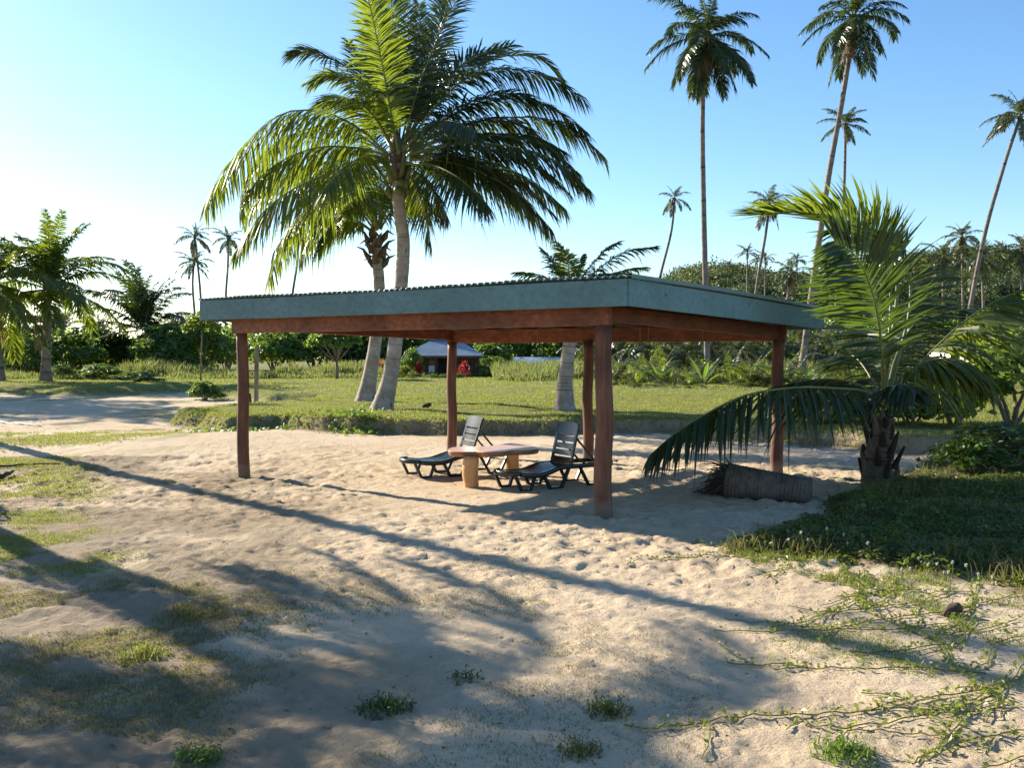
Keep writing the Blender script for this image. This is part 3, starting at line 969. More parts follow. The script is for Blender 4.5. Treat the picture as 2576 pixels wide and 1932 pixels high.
    for k in range(4):
        s0 = 0.015 + k * 0.110
        panel(s0, s0 + 0.086, bw0 + 0.05, bw1 - 0.05, 0.016, 0.018, 0.02, 'back_slat')
    # props behind the backrest
    for y in (0.10, W - 0.10):
        mm = MB(); a_, b_ = B(0.42, y, -0.02), L(1.70, y, railz(1.7))
        dd = (b_ - a_); mm.box((a_ + b_) / 2, dd / 2, ey * 0.016, dd.normalized().cross(ey) * 0.014, 0.004)
        mm.build('backrest_prop', M['resin'], t)
    # trapezoid legs: at the foot, the middle and the head, on both sides
    for y in (0.035, W - 0.035):
        for (x0, x1, b0, b1, th) in ((0.10, 0.46, 0.22, 0.38, 0.030), (0.62, 1.10, 0.74, 0.95, 0.034), (1.30, 1.84, 1.48, 1.68, 0.030)):
            pa_, pb_, pc_, pd_ = L(x0, y, railz(x0) - 0.01), L(b0, y, 0.02), L(b1, y, 0.02), L(x1, y, railz(x1) - 0.01)
            for (s_, e_, nm) in ((pa_, pb_, 'leg'), (pb_, pc_, 'foot_bar'), (pc_, pd_, 'leg')):
                dd = e_ - s_
                mm = MB(); nrm = dd.normalized().cross(ey)
                mm.box((s_ + e_) / 2, dd / 2 * (1.06 if nm == 'leg' else 1.1), ey * 0.026, nrm * th * 0.72, 0.006)
                mm.build(nm, M['resin'], t)
    return t
lounger('dark resin sun lounger behind the log table, its backrest standing between the left back posts', G(1062, 1206), R(28), R(70), 1)
lounger('dark resin sun lounger in front of the log table, beside the nearest post', G(1316, 1238), R(33), R(76), 2)

# ------------------------------------------------------------------ log table
tl = G(1200, 1215)
table = thing('log_table', 'low table with wavy pinkish timber slab on two pale log legs', 'table', (tl.x, tl.y, gz(tl.x, tl.y)))
TZ = 0.55
outline = [(600, 345), (612, 334), (640, 325), (700, 320), (760, 318), (850, 318), (930, 315), (990, 310), (1050, 300), (1110, 291), (1180, 285), (1235, 290), (1280, 300), (1340, 318), (1385, 335),
           (1330, 345), (1240, 350), (1150, 352), (1080, 362), (1000, 367), (930, 370), (880, 366), (830, 362), (760, 363), (700, 365), (630, 362), (608, 356)]
ow = [G(950 + x / 3.403, 1030 + y / 3.403, TZ) for x, y in outline]
ctr = sum(ow, Vector()) / len(ow)
ow = catmull(ow + [ow[0]], 80)[:-1]
n = len(ow)
vs = []
for k, (sh, dz) in enumerate(((0.992, 0.0), (1.0, -0.006), (0.990, -0.05), (0.970, -0.078))):
    vs += [ctr + (p - ctr) * sh + ZV * dz for p in ow]
fs = [tuple(range(n))]
for k in range(3):
    for i in range(n):
        j = (i + 1) % n
        fs.append((k * n + j, k * n + i, (k + 1) * n + i, (k + 1) * n + j))
fs.append(tuple(range(4 * n - 1, 3 * n - 1, -1)))
m = MB(); m.add(vs[:], fs[:1], 0); m.f += [tuple(f) for f in fs[1:]]; m.m += [1] * (len(fs) - 1)
m.build('table_top', [M['slab'], M['slab_edge']], table)
for (px, py, r) in ((1184, 1226, 0.118), (1289, 1190, 0.115)):
    g = G(px, py)
    m = MB(); nn = 9
    m.tube([Vector((g.x + 0.01 * math.sin(i), g.y, gz(g.x, g.y) - 0.1 + (TZ - 0.07 - gz(g.x, g.y) + 0.1) * i / (nn - 1))) for i in range(nn)], [r * (1.03 - 0.05 * math.sin(i * 0.9)) for i in range(nn)], 20)
    m.build('log_leg', M['log'], table, True)

# ------------------------------------------------------------------ the two big palms behind the shelter
def zpath(pts, Y, ox, oy, sc, n=16):
    """pts: (zoom x, zoom y, depth offset) along a midrib"""
    return catmull([AT(ox + x / sc, oy + y / sc, Y + d) for x, y, d in pts], n)
g1 = G(958, 1030, 0.36); Y1 = g1.y
p1 = thing('coconut_palm', 'large coconut palm with big dense crown and pale leaning trunk, right one of the pair', 'palm tree', (g1.x, g1.y, gz(g1.x, g1.y) - 0.05))
trunk(p1, [Vector((g1.x, g1.y, gz(g1.x, g1.y) - 0.15)), AT(985, 930, Y1), AT(1003, 780, Y1), AT(1015, 620, Y1), AT(1004, 520, Y1), AT(1000, 395, Y1)], 0.238, 0.178, M['bark'], 150, 20, 0.085, 0.75, 0.55, 0.02)
Z2 = dict(Y=Y1, ox=480, oy=0, sc=2.048)
C0 = (1060, 800, 0)
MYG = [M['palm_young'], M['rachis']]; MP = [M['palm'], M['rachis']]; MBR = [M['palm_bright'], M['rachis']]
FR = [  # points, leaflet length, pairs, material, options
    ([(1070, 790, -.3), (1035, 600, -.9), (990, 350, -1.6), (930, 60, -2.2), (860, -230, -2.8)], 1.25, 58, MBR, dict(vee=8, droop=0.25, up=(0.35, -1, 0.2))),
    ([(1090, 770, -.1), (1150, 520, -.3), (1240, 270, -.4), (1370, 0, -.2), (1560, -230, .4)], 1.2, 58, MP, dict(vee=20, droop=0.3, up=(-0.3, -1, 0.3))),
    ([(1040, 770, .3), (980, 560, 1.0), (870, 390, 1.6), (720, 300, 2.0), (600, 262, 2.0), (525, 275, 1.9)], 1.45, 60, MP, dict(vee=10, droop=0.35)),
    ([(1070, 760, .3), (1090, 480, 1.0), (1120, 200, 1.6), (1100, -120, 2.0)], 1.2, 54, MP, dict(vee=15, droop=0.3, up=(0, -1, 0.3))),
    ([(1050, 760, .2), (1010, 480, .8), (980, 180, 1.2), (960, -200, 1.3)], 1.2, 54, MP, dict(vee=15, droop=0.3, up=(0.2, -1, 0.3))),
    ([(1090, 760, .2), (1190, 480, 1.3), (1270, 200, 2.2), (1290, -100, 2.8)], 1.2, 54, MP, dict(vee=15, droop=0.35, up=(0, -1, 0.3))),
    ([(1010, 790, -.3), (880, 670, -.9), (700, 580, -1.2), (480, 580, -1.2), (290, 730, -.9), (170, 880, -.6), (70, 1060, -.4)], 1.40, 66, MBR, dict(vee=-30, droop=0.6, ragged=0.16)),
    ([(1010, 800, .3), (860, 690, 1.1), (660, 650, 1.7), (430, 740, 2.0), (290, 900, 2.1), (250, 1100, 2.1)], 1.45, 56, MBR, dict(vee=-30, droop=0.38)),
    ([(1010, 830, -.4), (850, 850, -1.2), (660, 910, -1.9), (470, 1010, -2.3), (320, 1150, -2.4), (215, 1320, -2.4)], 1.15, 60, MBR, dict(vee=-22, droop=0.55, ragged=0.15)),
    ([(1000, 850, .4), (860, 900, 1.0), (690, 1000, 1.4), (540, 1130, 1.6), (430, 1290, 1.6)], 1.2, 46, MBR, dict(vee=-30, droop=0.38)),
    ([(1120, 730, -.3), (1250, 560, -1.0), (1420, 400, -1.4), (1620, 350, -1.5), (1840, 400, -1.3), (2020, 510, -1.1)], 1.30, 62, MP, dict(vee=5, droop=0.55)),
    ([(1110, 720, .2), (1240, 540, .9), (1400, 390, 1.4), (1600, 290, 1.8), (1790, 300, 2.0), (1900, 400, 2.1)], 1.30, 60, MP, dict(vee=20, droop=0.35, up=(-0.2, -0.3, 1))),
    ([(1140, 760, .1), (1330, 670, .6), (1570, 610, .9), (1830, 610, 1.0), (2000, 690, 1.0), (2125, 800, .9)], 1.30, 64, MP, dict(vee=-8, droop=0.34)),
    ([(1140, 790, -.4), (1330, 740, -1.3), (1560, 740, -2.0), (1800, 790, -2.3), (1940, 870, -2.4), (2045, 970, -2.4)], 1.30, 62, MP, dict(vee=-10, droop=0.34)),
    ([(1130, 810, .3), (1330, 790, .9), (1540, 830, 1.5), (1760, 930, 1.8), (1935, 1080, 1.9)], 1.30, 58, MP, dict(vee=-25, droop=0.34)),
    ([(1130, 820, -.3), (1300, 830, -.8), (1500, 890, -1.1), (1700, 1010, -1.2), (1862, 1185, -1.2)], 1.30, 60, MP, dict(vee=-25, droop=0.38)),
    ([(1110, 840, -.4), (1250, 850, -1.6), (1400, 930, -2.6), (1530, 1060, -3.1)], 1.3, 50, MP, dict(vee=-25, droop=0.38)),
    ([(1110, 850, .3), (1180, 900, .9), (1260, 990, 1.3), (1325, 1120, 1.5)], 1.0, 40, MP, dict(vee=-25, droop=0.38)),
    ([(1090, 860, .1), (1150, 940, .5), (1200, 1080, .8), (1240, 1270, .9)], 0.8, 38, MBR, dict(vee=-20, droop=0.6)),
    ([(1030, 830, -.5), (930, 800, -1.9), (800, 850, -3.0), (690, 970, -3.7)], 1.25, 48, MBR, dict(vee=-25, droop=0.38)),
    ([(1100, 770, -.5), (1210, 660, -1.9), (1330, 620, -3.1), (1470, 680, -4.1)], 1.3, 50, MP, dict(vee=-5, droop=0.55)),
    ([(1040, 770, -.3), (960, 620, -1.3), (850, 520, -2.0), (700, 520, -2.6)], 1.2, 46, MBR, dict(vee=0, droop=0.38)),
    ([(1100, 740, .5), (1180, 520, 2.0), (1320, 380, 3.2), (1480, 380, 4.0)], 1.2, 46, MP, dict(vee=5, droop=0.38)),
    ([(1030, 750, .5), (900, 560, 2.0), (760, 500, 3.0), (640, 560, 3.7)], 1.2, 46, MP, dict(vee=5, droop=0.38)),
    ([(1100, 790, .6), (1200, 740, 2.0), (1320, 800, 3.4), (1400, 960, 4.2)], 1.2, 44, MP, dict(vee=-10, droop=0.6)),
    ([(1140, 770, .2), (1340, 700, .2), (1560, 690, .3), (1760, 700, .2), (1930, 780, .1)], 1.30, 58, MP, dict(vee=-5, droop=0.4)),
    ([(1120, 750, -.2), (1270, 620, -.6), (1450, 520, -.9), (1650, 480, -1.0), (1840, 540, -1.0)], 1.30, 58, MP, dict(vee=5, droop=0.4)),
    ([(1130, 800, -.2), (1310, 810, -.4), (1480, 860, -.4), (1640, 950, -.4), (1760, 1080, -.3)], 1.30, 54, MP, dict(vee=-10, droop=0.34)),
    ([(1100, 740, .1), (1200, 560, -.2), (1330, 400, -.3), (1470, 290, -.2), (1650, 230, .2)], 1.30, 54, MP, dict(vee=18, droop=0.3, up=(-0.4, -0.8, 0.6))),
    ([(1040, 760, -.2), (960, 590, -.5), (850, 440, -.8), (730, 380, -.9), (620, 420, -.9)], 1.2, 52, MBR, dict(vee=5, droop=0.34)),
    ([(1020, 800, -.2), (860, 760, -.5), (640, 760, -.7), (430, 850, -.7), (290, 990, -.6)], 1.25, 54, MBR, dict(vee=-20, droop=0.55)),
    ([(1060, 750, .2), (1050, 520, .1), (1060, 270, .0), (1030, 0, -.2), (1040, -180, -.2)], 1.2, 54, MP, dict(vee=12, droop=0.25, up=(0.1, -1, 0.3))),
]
for i, (pts, LL, npair, mats, kw) in enumerate(FR):
    kw = dict(kw)
    path = zpath(pts, **Z2, n=18)
    frond(p1, path, LL, int(npair * 2.0), 900 + i, mats, width=0.056, rach=0.045, **kw)
PAIRS = [(10, 12), (12, 13), (13, 14), (14, 15), (1, 11), (1, 5), (0, 4), (3, 5), (2, 4), (26, 12), (27, 14), (2, 5)]
prg = random.Random(17)
for i, (ia, ib) in enumerate(PAIRS):
    pa_, pb_ = zpath(FR[ia][0], **Z2, n=18), zpath(FR[ib][0], **Z2, n=18)
    w_ = prg.uniform(0.35, 0.65); dy = prg.uniform(-1.2, 1.2); k_ = prg.uniform(0.8, 0.98)
    pth = [(pa_[j].lerp(pb_[j], w_) + Vector((0, dy * (j / 17) ** 1.2, 0))) for j in range(18)]
    pth = [pth[0] + (q - pth[0]) * k_ for q in pth]
    mats = MBR if ib in (2, 6, 7, 8, 9) and prg.random() < 0.6 else MP
    frond(p1, pth, 1.2, 105, 1200 + i, mats, width=0.055, rach=0.042, vee=prg.uniform(-8, 14), droop=0.32, ragged=0.14)
ct = AT(1000, 425, Y1)
b_ = MB(); b_.tube([AT(1000, 412, Y1), AT(999, 392, Y1), AT(998, 370, Y1), AT(998, 350, Y1), AT(997, 325, Y1)], [0.19, 0.26, 0.24, 0.15, 0.04], 12)
b_.build('crown_shaft', M['fibre'], p1, True)
nut_cluster(p1, ct - Vector((0, 0, 0.45)), 11, 0.115, M['nut_green'], 4, 0.30)
rng = random.Random(3)
for i in range(22):      # leaf bases and flower stalks round the crown shaft
    a = i * 0.9
    b_ = MB()
    c0 = ct + Vector((0.14 * math.cos(a), 0.14 * math.sin(a), -0.6 + 0.05 * (i % 7)))
    b_.tube([c0, c0 + Vector((0.16 * math.cos(a), 0.16 * math.sin(a), 0.35)), c0 + Vector((0.24 * math.cos(a), 0.24 * math.sin(a), 0.75))], [0.11, 0.085, 0.05], 7)
    b_.build('leaf_base', M['fibre'] if i % 3 else M['rachis'], p1, True)

g2 = G(918, 1010, 0.36); Y2 = g2.y
p2 = thing('coconut_palm', 'coconut palm with shaggy leaf bases and yellowish fronds, left one of the pair', 'palm tree', (g2.x, g2.y, gz(g2.x, g2.y) - 0.05))
trunk(p2, [Vector((g2.x, g2.y, gz(g2.x, g2.y) - 0.15)), AT(935, 920, Y2), AT(948, 830, Y2), AT(954, 730, Y2), AT(950, 660, Y2), AT(945, 600, Y2)], 0.25, 0.185, M['bark'], 120, 20, 0.095, 0.75, 0.6, 0.02)
c2 = AT(946, 590, Y2)
for i in range(16):
    a = i * 2.4
    zz = -0.9 + 1.1 * (i / 15)
    b_ = MB()
    c0 = c2 + Vector((0.20 * math.cos(a), 0.20 * math.sin(a), zz - 0.25))
    o1 = Vector((0.30 * math.cos(a), 0.30 * math.sin(a), 0.25)); o2 = Vector((0.50 * math.cos(a), 0.50 * math.sin(a), 0.42 - 0.25 * (i % 2)))
    b_.tube([c0, c0 + o1 * 0.5, c0 + o1 * 0.85 + Vector((0, 0, 0.1)), c0 + o2], [0.13, 0.10, 0.05, 0.012], 7, True, 0, lambda i_, k_: 0.3 * math.sin(k_ * 2.1 + i_))
    b_.build('leaf_base', M['fibre'], p2, True)
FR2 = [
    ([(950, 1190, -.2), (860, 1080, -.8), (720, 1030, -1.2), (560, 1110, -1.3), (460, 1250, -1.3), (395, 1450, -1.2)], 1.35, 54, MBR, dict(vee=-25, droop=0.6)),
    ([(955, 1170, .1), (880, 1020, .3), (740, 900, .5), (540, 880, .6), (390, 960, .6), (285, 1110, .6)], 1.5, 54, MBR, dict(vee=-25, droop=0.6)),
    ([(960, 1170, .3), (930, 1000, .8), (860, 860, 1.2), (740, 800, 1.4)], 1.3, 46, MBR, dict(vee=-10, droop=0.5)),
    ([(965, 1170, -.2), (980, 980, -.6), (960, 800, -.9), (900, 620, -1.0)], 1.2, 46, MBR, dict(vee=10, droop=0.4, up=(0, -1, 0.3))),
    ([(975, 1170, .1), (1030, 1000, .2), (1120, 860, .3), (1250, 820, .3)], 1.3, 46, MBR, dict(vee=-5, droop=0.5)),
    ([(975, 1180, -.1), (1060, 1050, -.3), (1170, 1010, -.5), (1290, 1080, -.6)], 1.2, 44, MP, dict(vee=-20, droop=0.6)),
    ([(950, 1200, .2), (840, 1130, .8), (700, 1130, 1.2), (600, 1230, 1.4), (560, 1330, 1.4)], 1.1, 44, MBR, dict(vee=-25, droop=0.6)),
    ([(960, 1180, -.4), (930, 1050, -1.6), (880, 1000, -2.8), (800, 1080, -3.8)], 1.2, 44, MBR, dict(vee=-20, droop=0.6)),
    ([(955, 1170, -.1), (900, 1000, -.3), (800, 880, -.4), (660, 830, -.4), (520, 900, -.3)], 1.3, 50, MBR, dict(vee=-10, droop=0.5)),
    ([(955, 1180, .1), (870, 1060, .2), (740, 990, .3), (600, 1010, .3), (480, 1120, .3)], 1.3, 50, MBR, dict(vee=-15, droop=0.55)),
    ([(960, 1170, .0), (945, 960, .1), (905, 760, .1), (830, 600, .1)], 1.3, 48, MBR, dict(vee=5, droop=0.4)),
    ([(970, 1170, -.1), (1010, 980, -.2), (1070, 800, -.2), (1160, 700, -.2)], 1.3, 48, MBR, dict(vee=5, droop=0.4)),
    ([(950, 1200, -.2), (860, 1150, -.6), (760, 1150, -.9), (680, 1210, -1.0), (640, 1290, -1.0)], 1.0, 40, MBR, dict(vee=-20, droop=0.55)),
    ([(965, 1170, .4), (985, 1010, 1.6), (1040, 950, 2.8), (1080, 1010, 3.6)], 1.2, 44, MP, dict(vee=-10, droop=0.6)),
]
for i, (pts, LL, npair, mats, kw) in enumerate(FR2):
    frond(p2, zpath(pts, Y2, 480, 0, 2.048, 18), LL, int(npair * 2.0), 950 + i, mats, width=0.058, rach=0.045, **kw)

# ------------------------------------------------------------------ the short palm right behind the shelter roof
g3 = G(1420, 1035, 0.36); Y3 = g3.y
p3 = thing('coconut_palm', 'short coconut palm whose crown just clears the shelter roof', 'palm tree', (g3.x, g3.y, gz(g3.x, g3.y) - 0.05))
trunk(p3, [Vector((g3.x, g3.y, gz(g3.x, g3.y) - 0.15)), AT(1422, 950, Y3), AT(1432, 870, Y3), AT(1436, 800, Y3), AT(1436, 760, Y3)], 0.235, 0.17, M['bark'], 90, 18, 0.10, 0.75, 0.5, 0.03)
FR3 = [([(1436, 760, 0), (1400, 715, -.2), (1350, 690, -.4), (1300, 685, -.4)], 0.8, MBR), ([(1436, 755, 0), (1415, 700, .2), (1390, 655, .4), (1366, 628, .5)], 0.7, MP),
       ([(1436, 755, 0), (1433, 700, -.3), (1425, 650, -.6), (1400, 610, -.8)], 0.7, MBR), ([(1438, 755, 0), (1470, 690, .2), (1520, 630, .3), (1555, 608, .4)], 0.7, MP),
       ([(1438, 757, 0), (1490, 690, -.3), (1570, 635, -.6), (1648, 620, -.7)], 0.8, MP), ([(1438, 760, 0), (1500, 705, .4), (1570, 680, .7), (1625, 672, .8)], 0.75, MBR),
       ([(1436, 762, 0), (1395, 750, .4), (1350, 765, .8), (1330, 800, .9)], 0.8, MBR), ([(1438, 762, 0), (1470, 745, -.6), (1520, 760, -1.3), (1545, 800, -1.6)], 0.8, MP),
       ([(1437, 762, 0), (1440, 720, -1.0), (1435, 730, -1.9), (1430, 790, -2.6)], 0.8, MP), ([(1437, 762, 0), (1445, 725, 1.0), (1450, 730, 1.8), (1460, 790, 2.5)], 0.8, MP),
       ([(1436, 750, 0), (1452, 700, 0), (1466, 655, 0.1), (1470, 640, .2)], 0.25, MBR), ([(1438, 757, 0), (1470, 715, -.6), (1510, 690, -1.2), (1560, 690, -1.6)], 0.7, MP)]
for i, (pts, LL, mats) in enumerate(FR3):
    frond(p3, catmull([AT(x, y, Y3 + d) for x, y, d in pts], 14), LL, 80, 980 + i, mats, width=0.048, rach=0.032, vee=5, droop=0.4)
for i in range(7):
    a = i * 0.95
    b_ = MB(); c0 = AT(1436, 800, Y3) + Vector((0.13 * math.cos(a), 0.13 * math.sin(a), 0.1 - 0.04 * i))
    b_.tube([c0, c0 + Vector((0.14 * math.cos(a), 0.14 * math.sin(a), 0.3)), c0 + Vector((0.22 * math.cos(a), 0.22 * math.sin(a), 0.6))], [0.10, 0.08, 0.04], 7)
    b_.build('leaf_base', M['fibre'], p3, True)

# ------------------------------------------------------------------ the young palm in the right foreground
g4 = G(2212, 1222); Y4 = g4.y
p4 = thing('young_coconut_palm', 'young coconut palm with stumpy dark trunk and sweeping fronds beside the shelter', 'palm tree', (g4.x, g4.y, gz(g4.x, g4.y) - 0.05))
b0 = Vector((g4.x, g4.y, gz(g4.x, g4.y) - 0.2))
trunk(p4, [b0, AT(2208, 1170, Y4), AT(2216, 1110, Y4), AT(2225, 1050, Y4)], 0.25, 0.155, M['bark_dark'], 60, 20, 0.12, 0.50, 0.22, 0.10)
rng = random.Random(31)
for i in range(26):      # old leaf stubs
    a = i * 2.4; hz_ = 0.1 + 0.95 * i / 26
    c0 = b0 + Vector((0, 0, 0.2 + hz_)) + Vector((0.20 * math.cos(a), 0.20 * math.sin(a), 0)) * (1.15 - 0.62 * i / 26)
    b_ = MB()
    b_.tube([c0, c0 + Vector((0.05 * math.cos(a), 0.05 * math.sin(a), 0.12)), c0 + Vector(((0.06 + 0.05 * (i % 3)) * math.cos(a), (0.06 + 0.05 * (i % 3)) * math.sin(a), 0.22 + 0.07 * (i % 3)))], [0.065, 0.045, 0.018], 6)
    b_.build('leaf_base', M['bark_dark'] if i % 4 else M['fibre'], p4)
FR4 = [
    ([(1410, 1290, 0), (1405, 1060, -.25), (1380, 800, -.45), (1330, 600, -.6), (1250, 440, -.8), (1130, 350, -1.0)], 1.45, 62, MYG, dict(vee=5, droop=0.12, up=(0.2, -1, 0.25), rach=0.035, petiole=0.22)),
    ([(1415, 1280, .1), (1440, 950, .4), (1450, 640, .6), (1400, 400, .6), (1220, 245, .5), (960, 190, .4), (720, 195, .3)], 1.25, 74, MBR, dict(vee=12, droop=0.10, petiole=0.40, rach=0.035, wind=(-0.22, 0, 0.10))),
    ([(1425, 1280, .2), (1500, 1000, .7), (1560, 740, 1.0), (1550, 520, 1.2), (1470, 360, 1.2), (1300, 280, 1.1), (1190, 262, 1.0)], 1.3, 66, MP, dict(vee=-10, droop=0.30, petiole=0.28, rach=0.035)),
    ([(1425, 1285, 0), (1520, 1160, -.1), (1650, 1020, -.2), (1850, 830, -.3), (2060, 690, -.2), (2300, 590, 0)], 1.35, 66, MBR, dict(vee=-22, droop=0.5, petiole=0.30, rach=0.035)),
    ([(1425, 1290, -.1), (1520, 1130, -.5), (1660, 1040, -.8), (1820, 1030, -.9), (1930, 1080, -.9), (2000, 1170, -.9)], 0.75, 56, MBR, dict(vee=-15, droop=0.5, petiole=0.2, rach=0.03)),
    ([(1395, 1290, -.1), (1310, 1215, -.6), (1130, 1195, -1.1), (900, 1190, -1.5), (620, 1235, -1.8), (380, 1350, -2.0), (200, 1470, -2.1), (85, 1570, -2.1)], 0.80, 76, MP, dict(vee=-28, droop=0.5, petiole=0.10, rach=0.03, ragged=0.06)),
    ([(1395, 1290, .1), (1300, 1190, .5), (1150, 1145, .8), (960, 1150, 1.0), (780, 1190, 1.1)], 0.75, 54, MP, dict(vee=-15, droop=0.55, petiole=0.12, rach=0.03)),
    ([(1420, 1290, .2), (1500, 1180, 1.0), (1620, 1100, 1.8), (1760, 1130, 2.3), (1850, 1240, 2.6)], 0.8, 50, MP, dict(vee=-15, droop=0.55, rach=0.03)),
    ([(1400, 1290, .2), (1330, 1120, 1.0), (1240, 1010, 1.6), (1150, 1010, 2.0)], 1.0, 46, MP, dict(vee=-10, droop=0.5, rach=0.03)),
    ([(1420, 1290, .3), (1470, 1050, 1.1), (1560, 860, 1.7), (1680, 760, 2.0), (1770, 740, 2.1)], 1.2, 52, MP, dict(vee=0, droop=0.35, rach=0.03)),
    ([(1415, 1295, -.3), (1440, 1210, -1.0), (1510, 1170, -1.3), (1590, 1210, -1.6)], 0.55, 40, MP, dict(vee=-15, droop=0.6, rach=0.025)),
]
for i, (pts, LL, npair, mats, kw) in enumerate(FR4):
    frond(p4, zpath(pts, Y4, 1600, 450, 2.266, 22), LL, int(npair * 1.75), 1000 + i, mats, width=0.046, **kw)
b_ = MB(); b_.tube(zpath([(1480, 470, .3), (1500, 350, .3), (1525, 215, .3)], Y4, 1600, 450, 2.266, 6), [0.035, 0.03, 0.026, 0.02, 0.012, 0.004], 7)
o = b_.build('spear_leaf', M['rachis_dry'], p4, True)
b_ = MB(); b_.tube(zpath([(1430, 1080, .2), (1480, 760, .3), (1490, 560, .3), (1480, 470, .3)], Y4, 1600, 450, 2.266, 8), 0.03, 7)
b_.build('spear_stalk', M['rachis'], p4, True)

# ------------------------------------------------------------------ other palms
def palm_px(label, base_px, top_px, Y, scale, seed, gzv=None, **kw):
    b = AT(base_px[0], base_px[1], Y)
    b.z = gz(b.x, b.y) if gzv is None else gzv
    t = AT(top_px[0], top_px[1], Y)
    return generic_palm(label, b, t, scale, seed, **kw)
# tall ones standing beyond the shelter, from left to right
palm_px('tall straight coconut palm rising above the right part of the shelter roof', (1781, 960), (1779, 95), 62, 4.5, 11, nf=29, r0=0.205, r1=0.135, curve=(-0.25, -0.3), dry=9, kind='mid', cl=[0, 1, 2, 3, 3, 4, 4, 5, 5, 6, 6], nseg=110, sides=12)
palm_px('tall coconut palm leaning right, second tall one above the shelter roof', (2012, 960), (2150, 48), 60, 3.8, 12, nf=25, r0=0.22, r1=0.135, curve=(-0.15, 0.0), dry=5, kind='mid', cl=[0, 1, 2, 3, 3, 4, 4, 5, 6], nseg=110, sides=12)
palm_px('slender coconut palm seen just right of the leaning tall palm trunk', (2090, 960), (2127, 315), 100, 3.0, 13, nf=17, r0=0.22, r1=0.14, curve=(0.3, 0.2), dry=1, cl=[0, 1, 1, 2, 3, 4, 5], nseg=70)
palm_px('coconut palm with long slanting trunk, cut by the right picture edge', (2410, 940), (2566, 295), 84, 3.6, 14, nf=18, r0=0.22, r1=0.14, curve=(-0.6, -0.4), dry=2, cl=[0, 1, 2, 3, 4, 5], nseg=70)
palm_px('small thin coconut palm with bent trunk above the shelter corner', (1612, 960), (1697, 500), 120, 2.5, 15, nf=13, r0=0.22, r1=0.13, curve=(0.1, 0.4), dry=2, cl=[0, 1, 2, 4, 5, 6], nseg=60)
palm_px('thin coconut palm half hidden behind the young palm frond tip', (1880, 950), (1936, 515), 110, 3.0, 16, nf=15, r0=0.22, r1=0.14, curve=(-0.2, 0.0), dry=4, cl=[0, 1, 2, 3, 5, 6], nseg=60)
palm_px('feathery palm on the hillside, left of the slanting trunk', (2375, 800), (2372, 650), 125, 3.8, 17, gzv=3.5, nf=18, r0=0.2, r1=0.15)
palm_px('taller palm on the hillside, just above its feathery neighbour', (2425, 790), (2420, 598), 130, 3.3, 18, gzv=4, nf=18, r0=0.2, r1=0.15)
palm_px('bushy palm on the hillside, right behind the slanting trunk', (2478, 800), (2470, 652), 120, 4.0, 19, gzv=3.5, nf=18, r0=0.2, r1=0.15)
palm_px('palm at the right picture edge above the hill', (2572, 790), (2570, 625), 125, 3.6, 20, gzv=4, nf=17, r0=0.2, r1=0.15)
palm_px('dark palm among hill trees behind the leaning tall trunk', (1965, 850), (1990, 690), 115, 3.2, 21, gzv=3.0, nf=17, r0=0.2, r1=0.15, dry=5)
# left side
palm_px('bushy coconut palm on the left lawn with windblown fronds', (115, 956), (120, 735), 62, 5.6, 22, nf=26, r0=0.30, r1=0.22, kind='lit', mat='bark_far', cl=[0, 0, 1, 1, 2, 2, 3, 4, 4], nseg=80, sides=12, dry=1, up0=0.9)
palm_px('coconut palm cut by the left picture edge', (-2, 956), (-22, 720), 60, 5.6, 23, nf=22, r0=0.30, r1=0.22, kind='lit', cl=[0, 1, 1, 2, 3, 4, 5], nseg=80, sides=12)
palm_px('big feathery palm rising from the hedge left of the shelter', (360, 930), (362, 838), 84, 6.6, 24, nf=28, r0=0.28, r1=0.24, cl=[0, 0, 0, 1, 1, 2, 3, 3, 4], nseg=50, dry=0, kind='mid', up0=0.95)
palm_px('upper of two slim palms that cross above the shelter left corner', (508, 930), (490, 598), 130, 2.9, 25, nf=16, r0=0.2, r1=0.13, curve=(0.35, 0.2), cl=[0, 1, 2, 3, 4, 5], dry=1)
palm_px('lower of two slim palms that cross above the shelter left corner', (500, 930), (488, 664), 128, 2.9, 26, nf=18, r0=0.2, r1=0.13, curve=(-0.2, -0.3), cl=[0, 1, 2, 3, 4, 5], dry=0)
palm_px('slim palm above the left end of the shelter fascia', (571, 930), (574, 602), 130, 2.7, 27, nf=16, r0=0.2, r1=0.13, curve=(-0.25, 0), cl=[0, 1, 2, 3, 4, 5], dry=1)
palm_px('slim palm trunk whose crown hides behind the yellowish fronds', (728, 930), (752, 600), 115, 2.4, 28, nf=14, r0=0.18, r1=0.13, curve=(-0.3, 0), cl=[0, 1, 2, 3, 4, 5], dry=0)
palm_px('tiny distant palm between the bushy palm and the feathery palm', (223, 900), (226, 775), 150, 2.1, 29, nf=13, r0=0.14, r1=0.1, cl=[0, 1, 2, 3, 5], dry=0)
palm_px('low palm top showing over the hedge right of the bushy palm trunk', (165, 900), (158, 835), 95, 3.6, 30, nf=15, cl=[0, 0, 1, 2, 3], dry=0)
palm_px('low palm top over the hedge beside the feathery palm', (440, 900), (438, 830), 105, 2.4, 31, nf=13, cl=[0, 0, 1, 2, 3], dry=0)
palm_px('low palm top over the hedge under the tiny distant palm', (248, 900), (250, 828), 120, 2.6, 32, nf=13, cl=[0, 1, 2, 3], dry=0)
